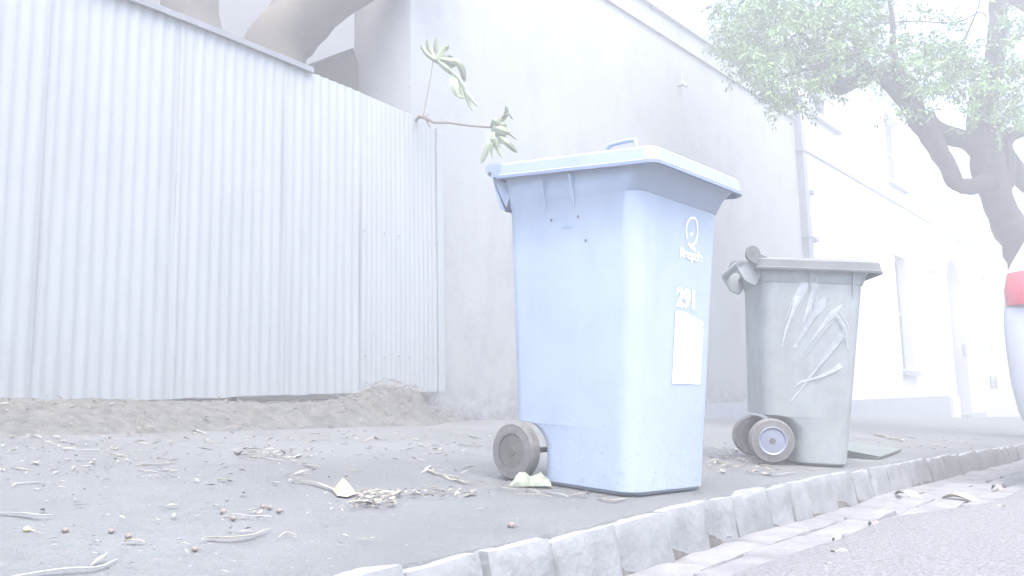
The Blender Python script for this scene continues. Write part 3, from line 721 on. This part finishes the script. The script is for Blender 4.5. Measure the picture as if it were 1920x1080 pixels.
# notice with uneven top edge
nt_ = [(F0 - .085, .598), (F0 - .045, .603), (F0 + .03, .590), (F0 + .088, .577), (F0 + .088, .47), (F0 + .082, .360), (F0 - .0, .360), (F0 - .09, .356)]
st_ = bin1.front([(nt_, [tuple(range(8))])], 'notice', 'white', parent=b1)
for one in [([(F0 - .06, z), (F0 - .06 + L_, z - .004), (F0 - .06 + L_, z - .007), (F0 - .06, z - .003)], [(0, 1, 2, 3)]) for z, L_ in ((.52, .09), (.51, .04), (.48, .05), (.435, .11), (.43, .08))]: bin1.front([one], 'print_line', 'ink', lift=.003, parent=st_)
tv, tf = text_mesh('SULO'[:0] or '—', .03, 1.2, .001)
bin1.side([([(-.02 + i * .010, .872), (-.012 + i * .010, .872), (-.012 + i * .010, .880), (-.02 + i * .010, .880)], [(0, 1, 2, 3)]) for i in range(5)], 'moulded_mark', 'faint', parent=b1)
sp = []
for (x, z) in ((-.07, .905), (.05, .905), (.085, .82)):
    k = 10; sp.append(([(x + .005 * math.cos(2 * math.pi * i / k), z + .005 * math.sin(2 * math.pi * i / k)) for i in range(k)], [tuple(range(k))]))
for one in sp: bin1.side([one], 'rivet', 'rim', parent=b1)
# dark bin
B2P = dict(H=.99, xf0=.185, xf1=.253, xb0=-.226, xb1=-.257, w0=.221, w1=.264, r=.06, wr=.110, ax=-.194, wy=.235, ww=.06, flare=.02, ribs=[(-.02, .85), (.19, .83)], hx=-.36, hz=.0, knuckle=True, rec=.014, tilt=.006, lidf=.075, lidw=.03, skirt=.045, nose=.0)
s2_, n2_ = 4.32, 1.67
bin2 = Bin('wheelie_bin', S(s2_, n2_, gz(s2_, n2_) + .004), -.089, B2P, 'dark grey green wheelie bin with white scrapes, farther down the footpath', None, ('dark', 'darklid'))
b2 = bin2.body(); l2_, zt2 = bin2.lid(0.006); bin2.wheels(True)
sc_ = []
def bz(x, z): return (x, z)
for pts, wd in [([(-.02, .93), (-.06, .86), (-.10, .76), (-.13, .67), (-.15, .58)], [.07, .05, .016, .012, .004]), ([(.01, .90), (-.01, .82), (-.05, .70)], [.03, .03, .004]), ([(.055, .84), (.04, .80), (-.02, .70), (-.08, .60), (-.09, .575)], [.012, .045, .022, .012, .018]),
                ([(.14, .80), (.10, .76), (.03, .67), (-.06, .54)], [.006, .035, .013, .005]), ([(.10, .76), (.15, .69), (.17, .58)], [.012, .02, .006]), ([(.15, .66), (.11, .60), (.0, .45), (-.10, .31)], [.02, .03, .012, .008]),
                ([(.14, .50), (.10, .47), (.02, .43), (-.05, .41), (-.09, .38)], [.028, .022, .014, .012, .006])]:
    n_ = len(pts); pp, ww = [], []
    for i in range(n_ - 1):
        for k in range(4): t = k / 4; pp.append((lerp(pts[i][0], pts[i + 1][0], t), lerp(pts[i][1], pts[i + 1][1], t))); ww.append(lerp(wd[i], wd[i + 1], t) * rnd.uniform(.75, 1.1))
    pp.append(pts[-1]); ww.append(wd[-1]); sc_.append(stroke2d(pp, ww))
fine = []
for pts, wd in [([(-.02, .93), (-.06, .86), (-.10, .76), (-.13, .67)], .05), ([(.055, .84), (.04, .80), (-.02, .70), (-.08, .60)], .03), ([(.10, .76), (.03, .67), (-.06, .54)], .03), ([(.15, .66), (.11, .60), (.0, .45)], .03), ([(.02, .92), (.0, .80), (-.02, .70)], .03), ([(.10, .76), (.15, .69), (.17, .58)], .03)]:
    for k in range(5):
        dx = rnd.uniform(-wd, wd) * .7; dz = rnd.uniform(-.02, .02)
        pp = [(x + dx * (1 - .4 * i / len(pts)), z + dz) for i, (x, z) in enumerate(pts)]
        fine.append(stroke2d(pp, [rnd.uniform(.001, .003)] + [rnd.uniform(.002, .005) for _ in pp[1:-1]] + [.0008]))
sc_ += fine
for i, one in enumerate(sc_): bin2.side([one], 'scrape_mark', 'scuff', lift=.0022 + i * .0002, parent=b2)
# ---------------------------------------------------------------- car
def corner(px, py, n):
    d = ray(px, py); t = n / d.dot(ND); v = d * t; return v.dot(SD)
CN = .83; CS = corner(1873, 620, CN); ZR = rz(CS + 1, .4)
car = empty('parked_car', S(CS + 2, CN - .86, ZR), 'silver grey hatchback parked at the kerb, cut off at the right edge', 'car')
Wc = .86; nc = CN - Wc
YC = S(CS, CN, 0).y
def zy(py): return P(1880, py, YC).z - ZR
PROF = [(.055, zy(812)), (.030, zy(785)), (.008, zy(730)), (.0, zy(660)), (0, zy(615)), (.012, zy(570)), (.032, zy(520)), (.060, zy(497))]
def sect(s_, inset, zlo, belt, top, tin, low=False):
    k = (belt - zlo) / (PROF[-1][1] - PROF[0][1])
    h = [(Wc - inset - a_, zlo + (z - PROF[0][1]) * k) for a_, z in PROF]
    h += [(Wc - inset - .12 - tin * .4, lerp(belt, top, .5)), (Wc - inset - .19 - tin, top - .05), (Wc - inset - .32 - tin, top)]
    return [S(s_, nc + a_, ZR + z) for a_, z in h] + [S(s_, nc - a_, ZR + z) for a_, z in h[::-1]]
z0c, zbc = zy(800), zy(497)
mb = MB()
mb.loft([sect(CS - .05, .30, z0c + .05, zbc - .12, zbc - .08, 0), sect(CS - .03, .14, z0c + .01, zbc - .04, zbc, 0), sect(CS + .02, .045, z0c, zbc, zbc + .06, .0), sect(CS + .10, .008, z0c, zbc, zbc + .18, .03), sect(CS + .24, 0, z0c - .05, zbc, zbc + .33, .05), sect(CS + .5, 0, z0c - .1, zbc - .03, zbc + .40, .06), sect(CS + 1.4, 0, .22, zbc - .08, zbc + .44, .06), sect(CS + 2.2, 0, .22, zbc - .12, zbc + .38, .06), sect(CS + 2.9, 0, .22, zbc - .15, zbc - .03, .02), sect(CS + 3.7, .02, .22, zbc - .25, zbc - .18, 0), sect(CS + 4.05, .12, .24, zbc - .45, zbc - .42, 0), sect(CS + 4.15, .3, .3, zbc - .55, zbc - .54, 0)])
body = mb.build('body', 'carp', car, smooth=50)
q = MB(); q.loft([[S(CS + d0 + d, nc + y, ZR + z) for y, z, d0 in [(-.62, zbc + .04, .0), (.62, zbc + .04, .0), (.5, zbc + .30, .18), (-.5, zbc + .30, .18)]] for d in (-.004, .1)])
q.build('rear_window', 'carg', car)
zl0, zl1 = zy(575), zy(514)
for sg in (-1, 1):
    rings = []
    for k in range(9):
        t = k / 8; ph = t * math.pi / 2
        ix = Wc - .30 + (.30 - .028) * math.sin(ph) ** .75; dd = CS - .062 + .20 * (1 - math.cos(ph)) ** 1.3
        rings.append([S(dd, nc + sg * (ix + .004), ZR + zl0), S(dd - .012, nc + sg * (ix + .006), ZR + lerp(zl0, zl1, .5)), S(dd, nc + sg * (ix - .014), ZR + zl1), S(dd + .09, nc + sg * (ix - .09), ZR + zl1), S(dd + .09, nc + sg * (ix - .09), ZR + zl0)])
    qq = MB(); qq.loft(rings); qq.build('tail_lamp', 'red', car, smooth=50)
q = MB(); zb_ = max(.12, zy(905)); rings = []
for z, ins in ((zb_, .13), (lerp(zb_, z0c, .5), .095), (z0c + .012, .066)):
    rings.append([S(CS + .05, nc + Wc - ins - .12, ZR + z), S(CS + .09, nc + Wc - ins, ZR + z), S(CS + .5, nc + Wc - ins, ZR + z), S(CS + .5, nc - Wc + ins, ZR + z), S(CS + .09, nc - Wc + ins, ZR + z), S(CS + .05, nc - Wc + ins + .12, ZR + z)])
q.loft(rings); q.build('bumper_valance', 'carb', car, smooth=40)
q = MB(); q.sbox(CS - .068, CS - .03, nc - .26, nc + .26, ZR + z0c + .18, ZR + z0c + .29); q.build('number_plate_panel', 'white', car)
for ds in (.72, 3.25):
    for sg in (-1, 1):
        t = MB(); pr = [(-.10, .2), (-.10, .29), (-.07, .315), (.07, .315), (.10, .29), (.10, .2)]
        c_ = S(CS + ds, nc + sg * (Wc - .12), ZR + .315)
        ring = lambda y_, rr: [c_ + ND * y_ + SD * rr * math.cos(a) + Vector((0, 0, rr * math.sin(a))) for a in [2 * math.pi * i / 32 for i in range(32)]]
        t.loft([ring(y_, rr) for y_, rr in pr], False, False); wh = t.build('wheel', 'rubber', car, smooth=40)
        t = MB(); t.loft([ring(-.08, .2), ring(-.02, .19), ring(.02, .19), ring(.08, .2)]); t.build('wheel_rim', 'hub', wh, smooth=40)
# ---------------------------------------------------------------- litter
LIFT = .004
def strip(name, pts, wpx, material, label, cat='leaf', group=None, raise_=.012, curl=.5, flat=.0):
    """a curled dry strip lying on the paving through the given image points"""
    gp = [G(x, y) for x, y in pts]; base = sum(gp, Vector()) / len(gp)
    P2, _ = smooth_path(gp, [1] * len(gp), 5); n = len(P2); rows_ = []
    for i, p in enumerate(P2):
        t = i / (n - 1); Y = p.y; wd = interp(t, [(j / (len(wpx) - 1), w_) for j, w_ in enumerate(wpx)]) / 1550 * Y * .27
        tg = (P2[min(i + 1, n - 1)] - P2[max(i - 1, 0)]).normalized(); sd = tg.cross(GN).normalized()
        up = GN * (.004 + raise_ * (math.sin(math.pi * t) * .4 + .6 * abs(noise.noise(p * 9))))
        row = []
        for a in (-1, -.5, 0, .5, 1):
            row.append(p + up + sd * wd * a * 1.3 + GN * (wd * curl * .5 * a * a + wd * .2 * a * (1 if curl > 0 else 0)))
        rows_.append(row)
    mb = MB(); mb.loft(rows_, False, False, closed=False)
    o = mb.build(name, material, smooth=True)
    bx = sum((v.co for v in o.data.vertices), Vector()) / len(o.data.vertices); bx = Vector((base.x, base.y, base.z))
    for v in o.data.vertices: v.co -= bx
    o.location = bx
    o.modifiers.new('t', 'SOLIDIFY').thickness = .0015
    return tag(o, label, cat, group)
strip('dry_petiole', [(386, 1013), (420, 1016), (465, 1012), (506, 996)], [11, 10, 8, 2], 'dry', 'long curved pale petiole lying alone on the near footpath', 'leaf stalk')
strip('bark_strip', [(-30, 966), (30, 970), (70, 976), (102, 974)], [10, 12, 10, 3], 'dryw', 'flat bleached bark strip entering at the left edge', 'bark')
strip('bark_strip', [(20, 1086), (110, 1078), (180, 1072), (220, 1054)], [9, 10, 7, 2], 'dryw', 'longest pale bark strip at the bottom left corner', 'bark')
strip('dry_petiole', [(556, 904), (590, 910), (628, 922)], [4, 9, 9], 'dry', 'pale stalk leading to the yellow folded leaf', 'leaf stalk')
strip('dry_leaf', [(523, 1012), (537, 1008), (555, 1009)], [3, 6, 4], 'dry', 'short curved sliver right of the long curved petiole', 'leaf')
strip('dry_leaf', [(1120, 936), (1145, 943), (1176, 937)], [4, 9, 3], 'dry', 'boomerang shaped dry leaf below the blue bin', 'leaf')
strip('dry_leaf', [(420, 968), (450, 972), (510, 974)], [8, 6, 3], 'dryw', 'thin dry leaf with a tail beside brown seeds', 'leaf')
strip('dry_stalk', [(936, 920), (970, 922)], [5, 6], 'dry', 'short straw stalk left of the pile by the blue bin wheel', 'leaf stalk')
strip('dry_stalk', [(985, 922), (1012, 926)], [8, 7], 'dry', 'thick short stalk in front of the crumpled leaf', 'leaf stalk')
strip('dry_stalk', [(968, 931), (1035, 935)], [4, 6], 'dry', 'longest straw stalk in front of the blue bin', 'leaf stalk')
strip('dry_stalk', [(1022, 926), (1066, 934)], [9, 3], 'dryw', 'pointed pale stalk at the right end of the pile before the blue bin', 'leaf stalk')
strip('dry_leaf', [(1400, 886), (1445, 894), (1495, 888)], [3, 6, 2], 'dryw', 'white curved strip lying in front of the dark bin', 'leaf')
strip('dry_leaf', [(795, 880), (820, 892), (858, 896)], [6, 8, 4], 'dry', 'forked dry leaf left of the blue bin wheel', 'leaf')
strip('dry_leaf', [(850, 898), (870, 908), (892, 908)], [4, 6, 4], 'dry', 'curled dry leaf just before the blue bin wheel', 'leaf')
strip('fallen_leaf', [(1640, 816), (1665, 822), (1695, 827)], [8, 16, 6], 'dryy', 'yellow fallen leaf on the footpath beyond the dark bin', 'leaf', raise_=.02)
strip('twig', [(1378, 872), (1430, 876), (1480, 880), (1530, 884)], [4, 4, 4, 2], 'stem', 'thin brown twig lying before the dark bin', 'twig', curl=0)
_seen = {}
def sliver_label(x0, y0, x1, w_, mt):
    """words for where a sliver lies among the things around it"""
    tone = 'straw coloured' if mt == 'dry' else 'bleached'
    size = 'long' if x1 - x0 > 60 else ('short' if x1 - x0 < 25 else 'medium')
    if x0 > 1600: where = 'beyond the dark bin'
    elif x0 > 1300: where = 'between the two bins'
    elif y0 < 823: where = 'at the foot of the dirt bank'
    elif x0 > 780: where = 'left of the blue bin wheel'
    elif x0 > 600: where = 'between folded leaf and blue bin'
    elif y0 < 862: where = 'in the litter line below the fence'
    elif y0 < 925: where = 'on the middle of the footpath'
    else: where = 'among the seed pods in the foreground'
    k = (tone, size, where); n = _seen.get(k, 0); _seen[k] = n + 1
    return f"{size} {tone} sliver {where}" + ('' if n == 0 else f", {['second', 'third', 'fourth', 'fifth', 'sixth'][n - 1]} from left")
for x0, y0, x1, y1, w_, mt in [(108, 827, 140, 832, 6, 'dryw'), (123, 838, 150, 836, 5, 'dryw'), (115, 845, 203, 848, 5, 'dryw'), (258, 883, 295, 888, 5, 'dryw'), (297, 884, 327, 885, 6, 'dryw'), (20, 910, 95, 908, 5, 'dryw'), (63, 920, 78, 921, 4, 'dryw'), (408, 902, 433, 903, 11, 'dry'),
                              (353, 803, 387, 815, 5, 'dryw'), (380, 830, 417, 832, 5, 'dry'), (440, 853, 500, 856, 6, 'dry'), (480, 858, 533, 866, 5, 'dryw'), (550, 860, 563, 854, 8, 'dryw'), (567, 872, 600, 878, 9, 'dry'), (60, 817, 78, 822, 6, 'dryw'), (17, 818, 32, 821, 6, 'dry'),
                              (880, 817, 903, 822, 9, 'dryw'), (783, 835, 807, 841, 6, 'dry'), (860, 835, 903, 839, 8, 'dry'), (813, 851, 832, 848, 6, 'dryw'), (647, 884, 680, 885, 4, 'dry'), (795, 884, 807, 875, 6, 'dryw'), (890, 957, 910, 957, 4, 'dryw'), (667, 1015, 695, 1015, 5, 'dry'),
                              (175, 1020, 190, 1021, 5, 'dryw'), (170, 1043, 187, 1042, 4, 'dryw'), (330, 1016, 340, 1015, 4, 'dryw'), (400, 951, 413, 951, 5, 'dryw'), (510, 906, 527, 909, 6, 'dryw'), (20, 880, 60, 884, 7, 'dry'), (250, 875, 330, 871, 7, 'dry'), (200, 852, 240, 858, 6, 'dry'), (700, 822, 730, 826, 6, 'dry'), (590, 826, 620, 824, 5, 'dry'),
                              (1345, 868, 1375, 873, 9, 'dry'), (1350, 883, 1362, 889, 7, 'dryw'), (1345, 852, 1370, 858, 6, 'dry'), (1700, 818, 1720, 822, 6, 'dryw'), (1750, 834, 1762, 836, 5, 'dryw')]:
    strip('leaf_sliver', [(x0, y0), ((x0 + x1) / 2, (y0 + y1) / 2 + 1.5), (x1, y1)], [w_ * .4, w_ * 1.3, w_ * .3], mt, sliver_label(x0, y0, x1, w_, mt), 'leaf', 'leaf slivers strewn over the footpath', raise_=.008)
# oval leaf
strip('fallen_leaf', [(233, 1019), (252, 1021), (273, 1021)], [5, 13, 5], 'dryy', 'small oval yellow leaf in the left foreground', 'leaf', curl=.2)
# folded cone leaf
q = MB(); g = G(646, 930)
pts = [G(624, 922), G(632, 932), G(652, 934), G(669, 928), G(655, 916), G(640, 912)]
apx = P(641, 897, G(641, 925).y)
b_ = [p + GN * .004 for p in pts] + [apx, apx + Vector((.006, .008, -.002))]
q.add(b_, [(0, 1, 6), (1, 2, 6), (2, 3, 6), (3, 7, 6), (3, 4, 7), (4, 5, 7), (5, 0, 6), (5, 6, 7)])
o = q.build('folded_leaf', 'dryy', smooth=False)
for v in o.data.vertices: v.co -= g
o.location = g; tag(o, 'yellow folded leaf standing like a tent on the footpath', 'leaf')
# crumpled leaf at the wheel
def crumple(name, px0, py0, px1, py1, material, label, hpx, cat='leaf'):
    g = G((px0 + px1) / 2, py1); w_ = (px1 - px0) / 1550 * g.y; h_ = hpx / 1550 * g.y; q = MB(); rows_ = []
    for i in range(17):
        r_ = []
        for j in range(9):
            t = i / 16; u = j / 8; a_ = math.pi * u
            env = .45 + .35 * abs(math.sin(t * 5.2 + .6)) + .25 * noise.noise(Vector((t * 6, u * 3, px0)))
            env *= min(1, .25 + 3 * t, .25 + 3 * (1 - t))
            p = g + Rt * ((t - .5) * w_ + .006 * noise.noise(Vector((t * 9, u * 5, 1)))) + Vector((0, -math.cos(a_) * w_ * .22 * (1 + .4 * noise.noise(Vector((t * 5, 1, 1)))), 0))
            hh = h_ * env * math.sin(a_ * .96) + h_ * .18 * noise.noise(Vector((t * 14, u * 8, 3))) * math.sin(a_)
            r_.append(Vector((p.x, p.y, g.z + .005 + max(0, hh))))
        rows_.append(r_)
    q.loft(rows_, False, False, closed=False); o = q.build(name, material, smooth=False)
    for v in o.data.vertices: v.co -= g
    o.location = g; o.modifiers.new('t', 'SOLIDIFY').thickness = .001; tag(o, label, cat); return o
crumple('crumpled_leaf', 958, 895, 1032, 913, 'crisp', 'crumpled grey green leaf resting against the blue bin wheel', 30)
# brown seed pods
for (px, py, rp, lab) in [(50, 998, 10, 'greenish round seed pod in the left foreground'), (122, 999, 9, 'brown seed pod right of the greenish one'), (208, 1000, 8, 'brown seed pod at the end of a thin stem'), (240, 1010, 9, 'brown seed pod above the small oval leaf'),
                          (365, 1034, 9, 'lone upright seed pod in the foreground between oval leaf and curved petiole'), (418, 964, 9, 'brown seed pod above the thin tailed leaf'), (437, 976, 8, 'brown seed pod touching the thin tailed leaf'),
                          (492, 953, 6, 'smallest pod of the cluster of three brown seeds'), (505, 956, 8, 'middle pod of the cluster of three brown seeds'), (523, 962, 8, 'right hand pod of the cluster of three brown seeds'), (958, 990, 10, 'lone seed pod on bare asphalt in front of the blue bin'), (425, 1000 - 60, 4, 'tiny brown seed above the cluster')]:
    g = G(px, py); q = MB(); r_ = rp / 1550 * g.y * .62
    q.ball(g + GN * (r_ * .85), r_, (1.15, 1, .9), 8, .06)
    q.tube([g + GN * r_ * .8 + Rt * r_ * .8, g + GN * r_ * .5 + Rt * r_ * 2.4], [r_ * .25, r_ * .12], 5)
    o = q.build('seed_pod', 'brown' if px != 50 else 'dryy', smooth=True)
    for v in o.data.vertices: v.co -= g
    o.location = g; tag(o, lab, 'seed pod')
# green grey panel behind the dark bin
pn = MB(); A_, B_, C_, D_ = G(1570, 858), G(1650, 863), G(1690, 848), G(1570, 838)
for v in (A_, B_, C_, D_): v.z += .008
h_ = GN * .045; dn = [A_ + h_, B_ + GN * .012, C_ + GN * .012, D_ + h_ * .9]
pn.loft([[A_ + Vector((0, .03, 0)) , B_, C_, D_], dn]); o = pn.build('plastic_panel', 'panel')
for v in o.data.vertices: v.co -= A_
o.location = A_; tag(o, 'grey green plastic panel lying flat on the footpath behind the dark bin', 'panel')
# gutter leaves
def gleaf(px0, py0, px1, py1, wpx, material, label, lift=.05):
    def H_(px, py):
        d = ray(px, py); lo_, hi_ = .5, 30
        for _ in range(40):
            t = (lo_ + hi_) / 2; v = d * t; s_, n_ = v.dot(SD), v.dot(ND)
            if v.z + EYE > rz(s_, n_) + .004: lo_ = t
            else: hi_ = t
        v = d * lo_; v.z += EYE; return v
    a_, b_ = H_(px0, py0), H_(px1, py1); q = MB(); rows_ = []; n = 9
    sd = (b_ - a_).cross(Vector((0, 0, 1))).normalized()
    for i in range(n):
        t = i / (n - 1); w_ = wpx / 1550 * a_.y * math.sin(math.pi * (t * .9 + .05)) ** .8 * .8; p = a_.lerp(b_, t) + Vector((0, 0, .008 + .015 * math.sin(t * 5)))
        rows_.append([p + sd * w_ + Vector((0, 0, w_ * .5)), p, p - sd * w_ + Vector((0, 0, w_ * .6))])
    q.loft(rows_, False, False, closed=False); o = q.build('fallen_leaf', material, smooth=True)
    for v in o.data.vertices: v.co -= a_
    o.location = a_; o.modifiers.new('t', 'SOLIDIFY').thickness = .001; tag(o, label, 'leaf')
gleaf(1765, 940, 1850, 944, 15, 'dryy', 'largest yellow leaf lying in the stone gutter')
gleaf(1680, 930, 1735, 940, 12, 'dry', 'curled straw leaf against the kerb left of the yellow gutter leaf')
gleaf(1555, 1050, 1608, 1058, 15, 'dry', 'pale leaf at the edge of the road asphalt in the foreground')
gleaf(1350, 1024, 1378, 1014, 9, 'dryw', 'small white leaf at the foot of the kerb stones')
gleaf(1560, 1023, 1585, 1026, 6, 'dry', 'small dry leaf in the gutter above the pale leaf')
gleaf(1630, 990, 1655, 998, 8, 'brown', 'brown leaf scrap in the middle of the gutter')
gleaf(1835, 1004, 1875, 1001, 5, 'dry', 'thin dry leaf on the road near the right edge')
gleaf(1870, 962, 1895, 960, 7, 'dry', 'dry leaf scrap on the road just below the right gutter edge')
gleaf(1540, 1076, 1580, 1079, 9, 'brown', 'brown leaf at the bottom edge of the road')
gleaf(1860, 920, 1885, 922, 8, 'brown', 'reddish scrap in the gutter near the car')
# crumbled litter and grit: nobody could count it
def scatter(boxes, name, material, seed, lo, hi):
    r2 = random.Random(seed); q = MB()
    for (x0, y0, x1, y1, n) in boxes:
        for _ in range(n):
            px, py = r2.uniform(x0, x1), r2.uniform(y0, y1); g = G(px, py)
            if g.dot(ND) < kn(g.dot(SD)) + .05: continue
            g.z += .008
            if g.dot(ND) > 4.0: g.z += .13 * max(0, min(1, (g.dot(ND) - 4.1) / .5)) ** 1.2
            sz = r2.uniform(lo, hi) * min(1, g.y / 4.5) * (1 if r2.random() < .88 else 1.8); a = r2.uniform(0, 6.28)
            x = Vector((math.cos(a), math.sin(a), r2.uniform(-.2, .3))); y = Vector((-math.sin(a), math.cos(a), r2.uniform(-.3, .3)))
            el = r2.uniform(1, 4.5)
            b = len(q.v); k = Vector((0, 0, sz * r2.uniform(.1, .6)))
            q.v += [g - x * sz * el, g + y * sz * .8 + k, g + x * sz * el + k * .3, g - y * sz * .8 + k]
            q.f.append((b, b + 1, b + 2, b + 3))
    return tag(q.build(name, material), kind='stuff')
scatter([(0, 800, 850, 870, 150), (0, 870, 600, 920, 60), (0, 920, 700, 1080, 60), (780, 815, 920, 860, 26), (100, 820, 230, 850, 16), (660, 925, 745, 952, 70), (745, 920, 890, 935, 40), (1330, 835, 1450, 892, 60), (1600, 800, 1850, 830, 30), (430, 845, 580, 862, 30), (795, 875, 890, 915, 22)], 'leaf_litter', 'dry', 5, .004, .011)
scatter([(0, 790, 850, 870, 200), (0, 870, 700, 1080, 120), (660, 922, 745, 955, 130), (745, 918, 900, 938, 60), (1330, 830, 1460, 892, 80), (1600, 815, 1880, 850, 90), (60, 860, 340, 900, 60), (440, 840, 560, 865, 50), (850, 900, 1060, 930, 30), (1060, 925, 1400, 945, 30)], 'brown_litter', 'brown', 6, .003, .009)
scatter([(0, 830, 1000, 1080, 240), (100, 820, 230, 850, 20), (0, 880, 900, 1000, 60)], 'pale_grit', 'dryw', 8, .0012, .0035)
# dry grass tufts on the bank
r3 = random.Random(11); q = MB()
for _ in range(420):
    s_ = r3.choice([r3.gauss(4.2, .28), r3.uniform(.3, 4.9)]); n_ = r3.gauss(4.62, .13)
    if s_ > 4.85 or n_ < 4.3: continue
    h = .13 * max(0, min(1, (n_ - 4.1) / .5)) ** 1.2 + .18 * math.exp(-((s_ - 4.25) / .38) ** 2) * math.exp(-((n_ - 4.74) / .2) ** 2)
    p = S(s_, n_, gz(s_, n_) + h * interp(s_, [(4.5, 1), (4.95, .15)])); d = Vector((r3.gauss(0, .6), r3.gauss(0, .6), r3.uniform(.1, .8))); L_ = r3.uniform(.03, .1)
    b = len(q.v); w_ = Vector((r3.uniform(-1, 1), r3.uniform(-1, 1), 0)).normalized() * .0018
    q.v += [p - w_, p + w_, p + d * L_ * .5 + w_ + Vector((0, 0, .005)), p + d * L_ - Vector((0, 0, .006))]; q.f.append((b, b + 1, b + 2, b + 3))
tag(q.build('dry_grass', 'brown'), kind='stuff')
# ---------------------------------------------------------------- haze volume, added to lift dark tones in place of an even fade
hz_ = bpy.data.materials.new('tone lifting haze'); hz_.use_nodes = True; n = hz_.node_tree; n.nodes.clear()
vo = n.nodes.new('ShaderNodeVolumePrincipled'); vo.inputs['Color'].default_value = (.455, .465, .468, 1); vo.inputs['Density'].default_value = .056
vo.inputs['Anisotropy'].default_value = .2
ou = n.nodes.new('ShaderNodeOutputMaterial'); n.links.new(vo.outputs[0], ou.inputs['Volume'])
mb = MB(); mb.lbox(-160, 190, -150, 200, -6.6, 8.2)
h = mb.build('haze', hz_); tag(h, kind='stuff')
